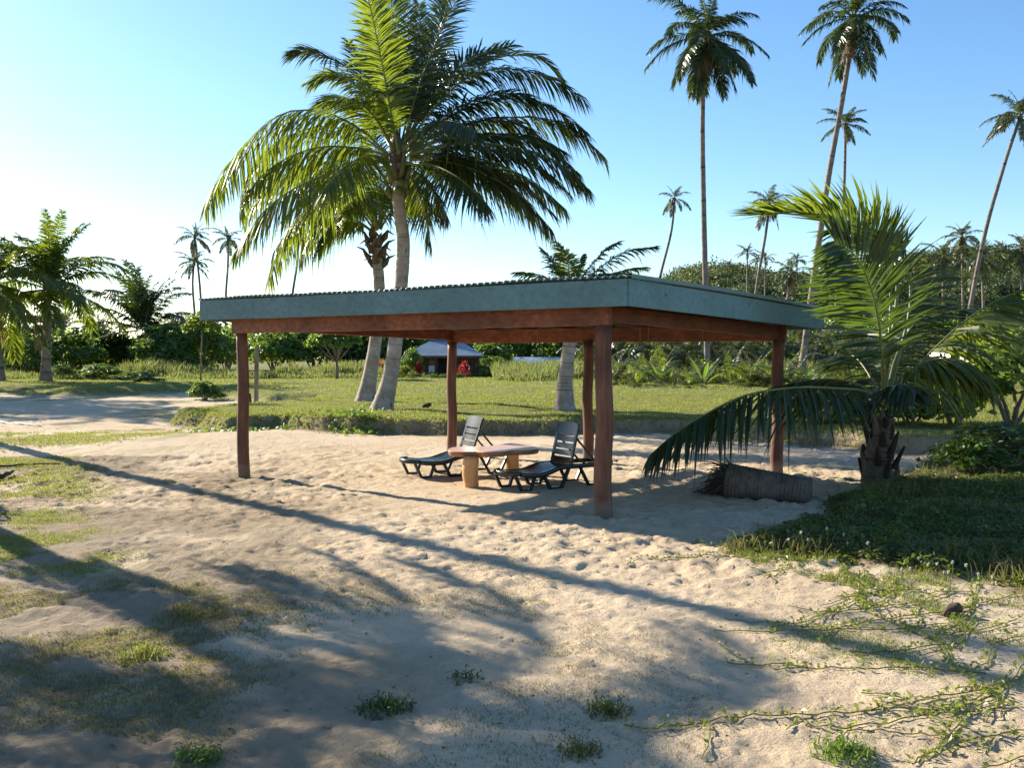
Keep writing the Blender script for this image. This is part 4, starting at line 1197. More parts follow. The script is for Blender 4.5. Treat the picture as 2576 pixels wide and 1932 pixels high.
# a young thin tree in the rough grass left of the shelter
yt = AT(505, 962, 62); yt.z = gz(yt.x, yt.y)
t = thing('sapling', 'thin-trunked young tree with light leaves left of the shelter post', 'tree', yt)
m = MB(); m.tube([yt, yt + Vector((0.05, 0, 1.6)), yt + Vector((0.12, 0, 3.0)), yt + Vector((0.1, 0, 3.9))], [0.06, 0.05, 0.04, 0.02], 8); m.build('trunk', M['cane'], t, True)
rg = np.random.default_rng(5)
lv, lf = lump_leaves(rg, [((0.1, 0, 3.9), (0.9, 0.9, 0.35)), ((-0.6, 0.1, 3.5), (0.6, 0.6, 0.25)), ((0.8, 0, 3.4), (0.6, 0.6, 0.25)), ((0.2, 0.3, 4.3), (0.5, 0.5, 0.25))], 70, 0.24)
link('crown', np_mesh('crown', lv, [lf], [M['shrub_light']]), t)

# palms outside the left picture edge whose shadows cross the sand
def shade_palm(label, base, ht, lean, scale, seed, nf=22, r0=0.17, cl=None):
    b = Vector((base[0], base[1], gz(*base)))
    tp = b + Vector((lean[0] * ht, lean[1] * ht, ht))
    generic_palm(label, b, tp, scale, seed, nf=nf, kind='mid', r0=r0, r1=r0 * 0.8, cl=cl or [0, 1, 2, 3, 4, 5], nseg=50, sides=12)
s1 = G(190, 1165); s1b = G(1747, 1514)
dd = (s1b - s1).normalized()
bb = s1 - dd * 7.5
shade_palm('coconut palm left of the view whose trunk shadow crosses the middle of the sand', (bb.x, bb.y), 14.0, (-0.2, -0.21), 3.6, 41, r0=0.185)
s2 = G(0, 1345); s2b = G(450, 1555)
dd = (s2b - s2).normalized()
bb = s2 - dd * 5.3
shade_palm('coconut palm left of the view whose trunk shadow enters at the lower left edge', (bb.x, bb.y), 5.5, (-0.22, -0.24), 3.0, 42, 18, 0.20, [1, 2, 3, 3, 4, 4])
shade_palm('short coconut palm left of the view shading the lower left sand corner', (-11.6, 10.2), 4.2, (-0.05, 0), 3.0, 43, 15, 0.17, [1, 2, 3, 4])
shade_palm('coconut palm left of the view shading the near side of the sand court', (-31.5, 47.0), 9.5, (-0.05, 0), 4.8, 44, 26)
shade_palm('coconut palm left of the view shading the middle of the sand court', (-36.0, 52.0), 10, (0.0, 0.05), 5.0, 45, 26)
shade_palm('coconut palm left of the view shading the far side of the sand court', (-40.0, 58.0), 9.5, (0.05, 0), 5.2, 46, 26)
shade_palm('coconut palm left of the view shading the left rim of the lawn', (-41.5, 51.0), 11, (0.0, 0), 5.2, 47, 26)
shrub('low leafy shrub just past the left picture edge beside the sand', -9.7, 14.2, 1.1, 1.5, 'mid', 0)
shrub('broad leafy shrub past the left picture edge near the court', -15.6, 23.0, 1.5, 2.2, 'mid', 1)

# ------------------------------------------------------------------ hut, buildings
hy0 = 76.0
hc = AT(1114, 950, hy0); hz0 = 0.1
hut = thing('garden_hut', 'small dark timber hut with pale blue hipped roof behind the red plants', 'hut', (hc.x, hc.y, hz0))
HW, HD, HE = 2.75, 2.4, 1.75
def hp(x, y, z): return Vector((hc.x + x, hc.y + y, hz0 + z))
m = MB()
nb = 16
for (x0, y0, x1, y1) in ((-HW, 1.0, HW, 1.0), (-HW, 1.0, -HW, 4.6), (HW, 1.0, HW, 4.6), (-HW, 4.6, HW, 4.6)):
    L = math.hypot(x1 - x0, y1 - y0)
    nb = max(int(L / 0.28), 2)
    for i in range(nb):
        f0 = (i + 0.03) / nb; f1 = (i + 0.97) / nb
        xa, ya, xb, yb = x0 + (x1 - x0) * f0, y0 + (y1 - y0) * f0, x0 + (x1 - x0) * f1, y0 + (y1 - y0) * f1
        if y0 == 1.0 and y1 == 1.0 and ((-1.05 < (xa + xb) / 2 < -0.75) or (-0.55 < (xa + xb) / 2 < 0.5)):
            continue
        b_ = MB(); d = Vector((xb - xa, yb - ya, 0)); nrm = Vector((d.y, -d.x, 0)).normalized()
        b_.box(hp((xa + xb) / 2, (ya + yb) / 2, 0.85), d / 2, nrm * 0.03, ZV * 0.95)
        b_.build('wall_board', M['hutwall'], hut)
b_ = MB(); b_.box(hp(0, 2.9, 0.05), Vector((HW + 0.1, 0, 0)), Vector((0, 2.9, 0)), ZV * 0.06); b_.build('floor_slab', M['post_pale'], hut)
b_ = MB(); b_.box(hp(0, 1.15, 0.85), Vector((HW - 0.05, 0, 0)), Vector((0, 0.02, 0)), ZV * 0.9); b_.build('dark_backing', M['dark'], hut)  # near-black sheet stands in for the unlit inside of the hut
b_ = MB(); b_.box(hp(-0.9, 0.98, 1.05), Vector((0.22, 0, 0)), Vector((0, 0.02, 0)), ZV * 0.6); b_.build('window', M['post_pale'], hut)
b_ = MB(); b_.box(hp(0.0, 1.05, 0.8), Vector((0.5, 0, 0)), Vector((0, 0.02, 0)), ZV * 0.85); b_.build('door', M['dark'], hut)
for x in (-HW + 0.05, -0.6, HW - 0.05):
    b_ = MB(); b_.tube([hp(x, 0.05, -0.1), hp(x, 0.05, 1.85)], 0.07, 8); b_.build('veranda_post', M['post'], hut)
ex_, ey0, ey1, zt = HW + 0.45, -0.35, 5.4, 1.90
rc = 0.6
def roofq(pts, nm, mat):
    b_ = MB(); b_.add([hp(*p) for p in pts] + [hp(p[0], p[1], p[2] - 0.05) for p in pts], [tuple(range(len(pts))), tuple(range(2 * len(pts) - 1, len(pts) - 1, -1))] + [((i + 1) % len(pts), i, i + len(pts), (i + 1) % len(pts) + len(pts)) for i in range(len(pts))])
    return b_.build(nm, M[mat], hut)
apz = 3.05
roofq([(-ex_, ey0, zt), (ex_, ey0, zt), (1.3, 1.9, apz), (-1.3, 1.9, apz)], 'roof_slope', 'hutroof')
roofq([(ex_, ey0, zt), (ex_, ey1, zt), (1.3, 3.1, apz), (1.3, 1.9, apz)], 'roof_slope', 'hutroof')
roofq([(ex_, ey1, zt), (-ex_, ey1, zt), (-1.3, 3.1, apz), (1.3, 3.1, apz)], 'roof_slope', 'hutroof')
roofq([(-ex_, ey1, zt), (-ex_, ey0, zt), (-1.3, 1.9, apz), (-1.3, 3.1, apz)], 'roof_slope', 'hutroof')
roofq([(-1.25, 1.95, apz + 0.02), (1.25, 1.95, apz + 0.02), (0, 2.5, apz + 0.9)], 'roof_cap', 'bluewall')
roofq([(1.25, 1.95, apz + 0.02), (1.25, 3.05, apz + 0.02), (0, 2.5, apz + 0.9)], 'roof_cap', 'bluewall')
roofq([(-1.25, 3.05, apz + 0.02), (-1.25, 1.95, apz + 0.02), (0, 2.5, apz + 0.9)], 'roof_cap', 'bluewall')
b_ = MB(); b_.box(hp(0, ey0 - 0.02, zt - 0.10), Vector((ex_, 0, 0)), Vector((0, 0.015, 0)), ZV * 0.09); b_.build('eave_board', M['post'], hut)
ch = hp(-0.95, 0.5, 0.11)
c_ = thing('plastic_chair', 'white plastic chair on the hut veranda', 'chair', ch)
b_ = MB(); b_.box(ch + ZV * 0.42, Vector((0.24, 0, 0)), Vector((0, 0.24, 0)), ZV * 0.02); b_.build('seat', M['white'], c_)
b_ = MB(); b_.box(ch + Vector((0, 0.24, 0.72)), Vector((0.24, 0, 0)), Vector((0, 0.02, 0)), ZV * 0.26); b_.build('backrest', M['white'], c_)
for sx in (-1, 1):
    for sy in (-1, 1):
        b_ = MB(); b_.tube([ch + Vector((0.2 * sx, 0.2 * sy, 0.4)), ch + Vector((0.24 * sx, 0.24 * sy, 0))], 0.025, 6); b_.build('leg', M['white'], c_)

def long_building(label, x0, x1, yr, ye, Y, mat, seed, slope=2.2):
    a, b = AT(x0, ye, Y), AT(x1, ye, Y)
    zr = AT(x0, yr, Y + slope).z
    t = thing('low_building', label, 'building', ((a.x + b.x) / 2, Y, 0))
    nsh_ = max(int((b.x - a.x) / 0.9), 2)
    for i in range(nsh_):
        xa = a.x + (b.x - a.x) * i / nsh_; xb = a.x + (b.x - a.x) * (i + 1) / nsh_ - 0.012
        m = MB()
        m.add([(xa, Y, a.z), (xb, Y, a.z), (xb, Y + slope, zr), (xa, Y + slope, zr), (xa, Y, a.z - 0.05), (xb, Y, a.z - 0.05), (xb, Y + slope, zr - 0.05), (xa, Y + slope, zr - 0.05)],
              [(0, 1, 2, 3), (7, 6, 5, 4), (1, 0, 4, 5), (2, 1, 5, 6), (3, 2, 6, 7), (0, 3, 7, 4)])
        m.build('roof_sheet', M[mat], t)
    m = MB(); m.add([(a.x, Y + slope, zr - 0.02), (b.x, Y + slope, zr - 0.02), (b.x, Y + 2 * slope, a.z), (a.x, Y + 2 * slope, a.z)], [(0, 1, 2, 3)])
    o = m.build('rear_roof', M[mat], t); o.modifiers.new('thickness', 'SOLIDIFY').thickness = 0.05
    m = MB(); m.box(((a.x + b.x) / 2, Y + slope, (a.z - 0.15) / 2), Vector(((b.x - a.x) / 2 - 0.2, 0, 0)), Vector((0, slope - 0.4, 0)), ZV * (a.z - 0.15) / 2)
    m.build('wall', M['post_pale'], t)
    nw = max(int((b.x - a.x) / 1.6), 1)
    for i in range(nw):
        xc = a.x + (b.x - a.x) * (i + 0.5) / nw
        m = MB(); m.box((xc, Y + 0.39, a.z - 0.75), Vector((0.45, 0, 0)), Vector((0, 0.03, 0)), ZV * 0.45); m.build('window', M['dark'], t)
    return t
long_building('long pale blue roofed building half hidden by bushes behind the short palm', 1225, 1412, 898, 922, 84, 'blueroof', 1)
long_building('deep blue roof corner showing between the shelter posts and seedlings', 1532, 1625, 903, 930, 78, 'bluewall', 2)

# plants round the hut
def spiky_plant(label, x, y, ht, n, mat, seed, name, cat, group=None, wid=0.07, ln=0.55):
    rng = random.Random(seed)
    z = gz(x, y)
    t = thing(name, label, cat, (x, y, z), group)
    for k in range(3):
        sx, sy = rng.uniform(-0.25, 0.25), rng.uniform(-0.2, 0.2)
        h2 = ht * rng.uniform(0.5, 0.85)
        m = MB(); m.tube([(x + sx * 0.5, y + sy * 0.5, z), (x + sx, y + sy, z + h2)], 0.025, 6); m.build('stem', M['cane'], t)
        b_ = MB()
        for i in range(n):
            a = i * 2.4; q = i / n
            d = Vector((math.cos(a) * (0.35 + 0.65 * (1 - q)), math.sin(a) * (0.35 + 0.65 * (1 - q)), 0.35 + 0.75 * q)).normalized()
            L = ln * rng.uniform(0.7, 1.15)
            c = Vector((x + sx, y + sy, z + h2 - 0.45 * (1 - q)))
            sd = d.cross(ZV).normalized() * wid
            b_.add([c, c + d * L * 0.45 + sd, c + d * L + Vector((0, 0, -0.14 * L)), c + d * L * 0.45 - sd], [(0, 1, 2, 3)])
        b_.build('leaf_rosette', M[mat], t)
    return t
q = AT(1056, 950, 73); spiky_plant('scarlet leaved plant left of the hut veranda', q.x, q.y, 1.2, 24, 'red_leaf', 1, 'red_cordyline', 'plant', wid=0.10)
q = AT(1167, 950, 72); spiky_plant('scarlet leaved plant right of the hut, beside the back post', q.x, q.y, 1.25, 26, 'red_leaf', 2, 'red_cordyline', 'plant', wid=0.10)
q = AT(957, 950, 74); spiky_plant('small orange-red leaved plant between the two big palm trunks', q.x, q.y, 1.1, 24, 'red_leaf', 3, 'red_cordyline', 'plant', wid=0.08)
def sh_px(label, px, Y, wpx, toppx, kind, var, **kw):
    p = AT(px, 940, Y)
    rx = wpx / 2 / FPX * Y
    zt_ = AT(px, toppx, Y).z
    z0 = gz(p.x, p.y) if Y < 110 else 0.3
    return shrub(label, p.x, p.y, rx, max(zt_ - z0, 0.3), kind, var, **kw)
t = sh_px('yellow-green croton bush left of the hut', 1015, 72, 50, 925, 'light', 0)
t.children[0].data = SH['light'][0].copy(); t.children[0].data.materials[0] = M['yellow_leaf']
sh_px('tall leafy shrub at the left corner of the hut', 1035, 74, 60, 888, 'mid', 1)
for i, (px, w, tp) in enumerate(((1085, 40, 952), (1118, 44, 950), (1150, 36, 948), (1040, 40, 945))):
    sh_px(['small low shrub at the foot of the hut, just right of the left scarlet plant', 'small low shrub before the hut veranda, hidden half by the back post', 'small low shrub at the foot of the right scarlet plant', 'small low shrub at the foot of the tall corner shrub'][i], px, 71, w, tp - 8, 'light' if i % 2 else 'mid', i)

# ------------------------------------------------------------------ frangipani tree
fg = AT(848, 975, 66); fg.z = gz(fg.x, fg.y)
ft = thing('frangipani_tree', 'round frangipani tree with white flowers on the lawn', 'tree', fg)
m = MB(); m.tube([fg - ZV * 0.1, fg + Vector((0, 0, 0.7)), fg + Vector((-0.05, 0, 1.25))], [0.13, 0.11, 0.10], 9); m.build('trunk', M['cane'], ft, True)
rng = random.Random(8)
tips = []
for i in range(11):
    a = i * 2.4; q = math.sqrt((i + 0.5) / 11)
    e = fg + Vector((math.cos(a) * q * 1.55 - 0.2, math.sin(a) * q * 1.4, 2.3 + 1.25 * (1 - q * q)))
    m = MB(); s_ = fg + Vector((-0.05, 0, 1.2))
    m.tube([s_, s_.lerp(e, 0.45) + Vector((0, 0, -0.15)), e], [0.07, 0.05, 0.03], 6); m.build('branch', M['cane'], ft, True)
    tips.append(e - fg)
rg = np.random.default_rng(9)
lv, lf = lump_leaves(rg, [((p.x, p.y, p.z), (0.62, 0.62, 0.42)) for p in tips], 62, 0.34, 0.5)
link('crown', np_mesh('crown', lv, [lf], [M['banana']]), ft)
C = np.array([[p.x + rg.normal() * 0.35, p.y + rg.normal() * 0.35 - 0.2, p.z + 0.25 + rg.normal() * 0.2] for p in tips for _ in range(4) if p.x < 0.5])
v, f = kites(rg, C, np.tile([0, -0.6, 0.8], (len(C), 1)), np.full(len(C), 0.16), np.full(len(C), 0.15))
link('flowers', np_mesh('flowers', v, [f], [M['petal']]), ft)

# ------------------------------------------------------------------ hedge shrubs along the far edge of the lawn
HS = [  # label, px, Y, width px, top px, kind
    ('dark rounded shrub at the far left edge behind the palm trunk', 40, 76, 190, 852, 'mid', 0),
    ('broad leafy shrub left of the feathery palm', 180, 80, 200, 852, 'mid', 1),
    ('spreading dark shrub right of the bushy palm trunk', 265, 86, 170, 840, 'dark', 2),
    ('domed bright green shrub below the slim palms', 420, 80, 170, 838, 'mid', 2),
    ('light leafy shrub under the left end of the fascia', 520, 82, 150, 815, 'light', 1),
    ('layered shrub just left of the left front post', 570, 86, 130, 850, 'mid', 0),
    ('leafy shrub right of the left front post', 690, 88, 170, 850, 'mid', 1),
    ('dark shrub behind the frangipani tree', 790, 92, 200, 830, 'dark', 0),
    ('dense dark shrub between frangipani and big trunks', 905, 90, 150, 845, 'dark', 1),
    ('leafy green shrub right of the hut roof', 1230, 84, 150, 868, 'mid', 2),
    ('low bright shrub right of the hut', 1250, 76, 120, 905, 'light', 0),
    ('light green bush in front of the long blue roof', 1312, 78, 50, 914, 'light', 2),
    ('bush right of the short palm trunk', 1470, 80, 90, 890, 'mid', 0),
    ('bright bush left of the short palm trunk', 1388, 77, 40, 912, 'light', 1),
    ('small dark round bush in the rough grass, left lawn', 155, 67, 62, 918, 'dark', 0),
    ('low wide bush in the rough grass behind the left lawn', 250, 68, 130, 922, 'mid', 1),
]
for (lb, px, Y, w, tp, kd, vr) in HS:
    sh_px(lb, px, Y, w, tp, kd, vr)
# low hummocks on the sand court's far rim
for lb, px, py, rx, h_ in (('dark grassy hummock on the far rim of the sand court', 515, 985, 0.95, 0.75), ('long low grassy hummock right of the bushy palm trunk', 345, 962, 1.6, 0.55)):
    p = G(px, py, 0.36)
    shrub(lb, p.x, p.y, rx, h_, 'mid', 2, name='grassy_hummock', cat='shrub')
# shrubs on the right, behind and beside the young palm
for (lb, px, py, rx, h_, kd, vr) in (
        ('yellow-green bush at the right picture edge behind the young palm', 2545, 1100, 1.9, 2.0, 'light', 0),
        ('leafy bush right of the young palm crown', 2400, 1100, 1.5, 1.5, 'mid', 1),
        ('low shaded bush behind the young palm trunk', 2290, 1105, 1.3, 0.9, 'mid', 2),
        ('low bush behind the right back post', 2080, 1098, 1.2, 0.6, 'light', 1),
        ('dark low bush at the right edge above the creeper', 2530, 1175, 1.3, 0.8, 'dark', 0),
        ('small shaded weed bush above the creeper right of the trunk', 2440, 1190, 0.7, 0.55, 'mid', 2)):
    p = G(px, py)
    shrub(lb, p.x, p.y, rx, h_, kd, vr)

# big dark tree far left behind the palm trunks
p = AT(20, 900, 82)
t = thing('broadleaf_tree', 'dark broadleaf tree behind the palms at the left edge', 'tree', (p.x, p.y, 0.3))
m = MB(); m.tube([(p.x, p.y, 0.2), (p.x + 0.2, p.y, 2.2), (p.x + 0.6, p.y, 4.0)], [0.3, 0.24, 0.15], 9); m.build('trunk', M['bark_dark'], t, True)
for i in range(6):
    a = i * 1.1
    m = MB(); m.tube([(p.x + 0.2, p.y, 2.2), (p.x + 1.2 * math.cos(a), p.y + 1.2 * math.sin(a), 3.6), (p.x + 2.6 * math.cos(a), p.y + 2.2 * math.sin(a), 4.6 + 0.5 * (i % 2))], [0.14, 0.09, 0.04], 6); m.build('branch', M['bark_dark'], t, True)
rg = np.random.default_rng(77)
L_ = [((rg.normal() * 1.9, rg.normal() * 1.6, 4.5 + rg.normal() * 0.9), (0.9, 0.9, 0.55)) for _ in range(16)]
lv, lf = lump_leaves(rg, L_, 40, 0.32, 0.5)
link('crown', np_mesh('crown', lv, [lf], [M['shrub_dark']]), t)

# ------------------------------------------------------------------ background thicket (one mass) and hill forest
rg = np.random.default_rng(123)
lumps = []
for i in range(330):
    Y = rg.uniform(90, 112)
    px = rg.uniform(-500, 3000)
    p = AT(px, 900, Y)
    if px < 560: top = rg.uniform(2.2, 4.6)
    elif px < 1560: top = rg.uniform(3.6, 6.6)
    else: top = rg.uniform(3.2, 6.4)
    r = rg.uniform(1.2, 2.3)
    lumps.append(((p.x, Y, top - r * 0.7), (r, r, r * 0.85)))
    if top > 3.2:
        lumps.append(((p.x + rg.normal() * 0.6, Y - 0.8, top * 0.45), (r, r, r)))
lv, lf = lump_leaves(rg, lumps, 7.5, 0.48, 0.35)
tag(link('thicket', np_mesh('thicket', lv, [lf], [M['shrub']])), 'dense dark green thicket behind lawn and hut', 'thicket', kind='stuff')
lumps = []
for i in range(2600):
    x = rg.uniform(10, 220); y = rg.uniform(128, 250)
    if x > y * 0.75: continue
    z = hill_h(np.array([x]), np.array([y]))[0]
    if z < 0.6: continue
    r = rg.uniform(1.2, 3.4) * (0.75 + 0.25 * (y > 170))
    lumps.append(((x, y, z + r * 0.35), (r, r, r * rg.uniform(0.55, 0.9))))
lv, lf = lump_leaves(rg, lumps, 4.6, 0.62, 0.3, 170)
tag(link('hill_forest', np_mesh('hill_forest', lv, [lf], [M['forest']])), 'dense forest covering the hill', 'forest', kind='stuff')
# little palms standing out on the hill
rng = random.Random(55)
for i, (px, py, sc) in enumerate(((1880, 548, 2.4), (1905, 566, 2.4), (1925, 560, 2.2), (2005, 565, 2.8), (1740, 690, 2.2), (1835, 668, 2.0), (2090, 650, 3.0), (2240, 640, 2.8), (2300, 655, 3.2), (2520, 660, 3.0), (2500, 720, 2.8), (2330, 740, 3.0), (2060, 760, 2.6), (1700, 730, 2.2))):
    Y = rng.uniform(150, 205)
    top = AT(px, py + 90 if i < 4 else py, Y)
    b0_ = Vector((top.x, Y, max(float(hill_h(np.array([top.x]), np.array([Y]))[0]), 0)))
    if top.z < b0_.z + 2: top.z = b0_.z + 2.5
    generic_palm('small far palm among the trees of the forested hill', b0_, top, sc, 2000 + i, nf=13, group='far palms on the forested hill', cl=[0, 1, 2, 3, 4], dry=0, nseg=10, sides=6)
# low palms of the thicket behind the shelter's right half
spots = [(1560, 840, 96), (1625, 860, 84), (1690, 835, 100), (1720, 868, 86), (1790, 850, 92), (1850, 862, 84), (1870, 830, 98), (1930, 855, 88), (2060, 850, 86), (2110, 880, 80), (2180, 845, 92), (2250, 870, 84), (2330, 850, 90), (2390, 880, 80), (2480, 850, 88), (2550, 830, 84), (1480, 850, 100), (2020, 800, 108), (2290, 790, 110), (2160, 780, 112)]
spots = [(a_, b_ + 8, 64 + (c_ - 80) * 0.6) for a_, b_, c_ in spots]
for i, (px, py, Y) in enumerate(spots):
    tp = AT(px, py + 20, Y)
    b0_ = Vector((tp.x, Y, 0.3))
    generic_palm('low coconut palm in the green thicket right of the shelter posts', b0_, tp, rng.uniform(2.4, 3.4), 2100 + i, nf=16, group='low palms of the right thicket', cl=[0, 1, 2, 3, 3, 4, 5], dry=2, nseg=12, sides=7)

# ------------------------------------------------------------------ coconut seedlings and broad-leaved plants right of the posts
def seedling(label, x, y, ht, seed, group, n=8):
    rng = random.Random(seed)
    z = gz(x, y)
    t = thing('coconut_seedling', label, 'seedling', (x, y, z), group)
    for i in range(n):
        a = i * 2.4 + rng.uniform(-0.3, 0.3)
        q = i / n
        el = R(82 - 50 * q + rng.uniform(-6, 6)); L = ht * rng.uniform(0.8, 1.15)
        d = Vector((math.cos(a) * math.cos(el), math.sin(a) * math.cos(el), math.sin(el)))
        pts = [Vector((x, y, z)) + d * L * s + Vector((math.cos(a), math.sin(a), -0.55)) * L * 0.30 * s * s for s in np.linspace(0, 1, 7)]
        sd = d.cross(ZV).normalized()
        b_ = MB()
        b_.tube(pts[:6], [0.018, 0.015, 0.012, 0.010, 0.007, 0.004], 4, False, 1)
        w = [0.0, 0.012, 0.045, 0.09, 0.10, 0.07, 0.01]
        w = [k * ht * 0.62 for k in w]
        for sgn in (-1, 1):
            vs, fs = [], []
            for k in range(1, 7):
                vs += [pts[k], pts[k] + sd * sgn * w[k] + Vector((0, 0, 0.25 * w[k]))]
            for k in range(5):
                fs.append((2 * k, 2 * k + 1, 2 * k + 3, 2 * k + 2))
            b_.add(vs, fs, 0)
        b_.build('leaf', [M['banana'], M['rachis']], t)
    return t
def feathery_seedling(label, x, y, ht, seed, group):
    rng = random.Random(seed)
    t = thing('coconut_seedling', label, 'seedling', (x, y, gz(x, y)), group)
    for i in range(9):
        o = link('leaf', rng.choice(PROTO[(rng.choice(('lit', 'far')), (0, 0, 1, 1, 1, 2, 2, 3, 3)[i])]), t)
        o.rotation_euler = (0, 0, i * 2.4 + rng.uniform(-0.3, 0.3))
        k = ht * rng.uniform(0.75, 1.1)
        o.scale = (k, k, k)
    return t
rng = random.Random(66)
for i in range(46):
    px = 1535 + i * 15.5 + rng.uniform(-16, 16); Y = rng.uniform(47, 68)
    p = AT(px, 950, Y)
    if i % 5 in (0, 2):
        seedling('broad-leaved coconut seedling in the green belt behind the right posts', p.x, p.y, rng.uniform(0.6, 1.9), 3000 + i, 'broad-leaved coconut seedlings behind the shelter', 7)
    else:
        feathery_seedling('feathery coconut seedling in the green belt behind the right posts', p.x, p.y, rng.uniform(1.0, 2.7), 3000 + i, 'feathery coconut seedlings behind the shelter')

# ------------------------------------------------------------------ grass and ground cover
def sample_poly(rg, poly, n):
    xs = [p[0] for p in poly]; ys = [p[1] for p in poly]
    x = rg.uniform(min(xs), max(xs), n * 3); y = rg.uniform(min(ys), max(ys), n * 3)
    k = sdf(x, y, poly) > 0
    return x[k][:n], y[k][:n]
def blades(rg, x, y, h, w, lean, seg2=True, zoff=-0.01, sunk=True):
    n = len(x)
    z = height(x, y, True) + zoff
    a = rg.uniform(0, 2 * math.pi, n); ln = lean * h * rg.random(n) ** 0.7
    a2 = rg.uniform(0, 2 * math.pi, n)
    wx, wy = np.cos(a2) * w / 2, np.sin(a2) * w / 2
    B0 = np.stack([x - wx, y - wy, z], 1); B1 = np.stack([x + wx, y + wy, z], 1)
    mx, my = x + np.cos(a) * ln * 0.35, y + np.sin(a) * ln * 0.35
    M0 = np.stack([mx - wx * 0.8, my - wy * 0.8, z + h * 0.6], 1); M1 = np.stack([mx + wx * 0.8, my + wy * 0.8, z + h * 0.6], 1)
    T = np.stack([x + np.cos(a) * ln, y + np.sin(a) * ln, z + h * (1.0 - 0.25 * ln / (h + 1e-6))], 1)
    v = np.stack([B0, B1, M1, M0, T], 1).reshape(-1, 3)
    if not seg2:
        v = np.stack([B0, B1, T], 1).reshape(-1, 3)
        return v, [np.arange(3 * n).reshape(-1, 3)]
    i = np.arange(n)[:, None] * 5
    return v, [i + np.array([[0, 1, 2, 3]]), i + np.array([[3, 2, 4]])]
def stuff(name, v, f, mat, label, cat):
    return tag(link(name, np_mesh(name, v, f, [mat])), label, cat, kind='stuff')
rg = np.random.default_rng(1)
# mown lawn
x = np.concatenate([rg.uniform(-16, 20, 160000), rg.uniform(-34, 34, 120000)])
y = np.concatenate([rg.uniform(22, 40, 160000), rg.uniform(34, 72, 120000)])
k = np.abs(x) < 0.62 * y + 2
x, y = x[k], y[k]
dl_, _ = masks(x, y)
k = (dl_ > 0.12)
x, y, dl_ = x[k], y[k], dl_[k]
h = (0.022 + 0.03 * rg.random(len(x))) * (1 + 0.5 * (y > 40)) * (1 + 0.8 * (fbm(x * 0.8, y * 0.8, 3, 5) > 0.56))
w = 0.010 + 0.0006 * y
v, f = blades(rg, x, y, h, w, 0.6, False)
stuff('lawn_grass', v, f, M['grass'], 'short mown grass of the lawn', 'grass')
# lush fringe on the eroded lip of the lawn
x = rg.uniform(-14, 22, 260000); y = rg.uniform(20, 34, 260000)
dl_, _ = masks(x, y)
k = (dl_ > 0.02) & (dl_ < 0.55 + 0.5 * fbm(x, y, 2, 9)) & (rg.random(len(x)) < 0.75)
x, y, dl_ = x[k], y[k], dl_[k]
h = 0.05 + 0.09 * rg.random(len(x))
v, f = blades(rg, x, y, h, np.full(len(x), 0.022), 1.1)
stuff('bank_grass', v, f, M['grass'], 'overhanging grass along the eroded lawn edge', 'grass')
# leafy creeper clump below the big palm
cp = []
for (px, py, rr, n_) in ((905, 1078, 0.7, 420), (890, 1060, 0.6, 150), (950, 1045, 0.5, 150), (560, 1080, 1.0, 120), (720, 1072, 1.0, 120)):
    c = G(px, py, 0.1)
    xx = c.x + rg.normal(size=n_) * rr * 0.55; yy = c.y + rg.normal(size=n_) * rr * 0.5
    cp.append(np.stack([xx, yy, height(xx, yy) + 0.02 + 0.10 * rg.random(n_)], 1))
C = np.concatenate(cp)
L = 0.07 + 0.06 * rg.random(len(C))
v, f = kites(rg, C, np.tile([0, -0.5, 0.8], (len(C), 1)), L, L * 0.7)
stuff('bank_creeper', v, [f], M['shrub'], 'leafy creeper hanging over the bank below the big palms', 'creeper')
# tall grass behind the lawn, and rough dry belt
x = rg.uniform(-45, 45, 190000); y = rg.uniform(48, 82, 190000)
px_ = CX + x / y * FPX
front = np.where(px_ < 480, 66, np.where(px_ < 980, 68, np.where(px_ < 1240, 75, 56 + np.clip((1500 - px_) / 260, 0, 1) * 7)))
front = front + 4 * (fbm(x * 0.25, y * 0.1, 3, 77) - 0.5)
k = (y > front) & (np.abs(px_ - 1288) < 1500)
x, y, fr = x[k], y[k], (y - front)[k]
h = (0.25 + 0.7 * np.clip(fr / 6, 0, 1)) * (0.5 + 0.9 * rg.random(len(x))) * (0.12 + 1.1 * smooth(0.34, 0.66, fbm(x * 0.22, y * 0.22, 4, 78)))
v, f = blades(rg, x, y, h, 0.05 + 0.03 * rg.random(len(x)), 0.45)
stuff('tall_grass', v, f, M['tall_grass'], 'tall rough grass behind the mown lawn', 'grass')
# sparse dry grass on the sand, left side
def patch(poly, n, hmin, hmax, w, thr, seed, mat, name, label):
    x, y = sample_poly(rg, gpoly(poly), n)
    nz = fbm(x * 0.9, y * 0.9, 4, seed) + 0.25 * (fbm(x * 6, y * 6, 2, seed + 3) - 0.5)
    edge = smooth(0.0, 1.0, sdf(x, y, gpoly(poly)) + 0.9 * (fbm(x * 1.7, y * 1.7, 3, seed + 9) - 0.5))
    k = rg.random(len(x)) < smooth(thr, thr + 0.16, nz) * edge
    x, y = x[k], y[k]
    h = hmin + (hmax - hmin) * rg.random(len(x))
    v, f = blades(rg, x, y, h, np.full(len(x), w), 1.0)
    stuff(name, v, f, mat, label, 'grass')
patch([(-300, 1150), (200, 1150), (330, 1210), (280, 1270), (-300, 1270)], 60000, 0.02, 0.06, 0.009, 0.30, 501, M['grass'], 'grass_patch', 'green grass patch at the left edge beside the trunk shadow')
patch([(-300, 1270), (180, 1270), (330, 1330), (420, 1450), (100, 1480), (-300, 1440)], 80000, 0.012, 0.05, 0.007, 0.30, 502, M['grass'], 'grass_patch', 'thin yellow-green grass at the left between the two trunk shadows')
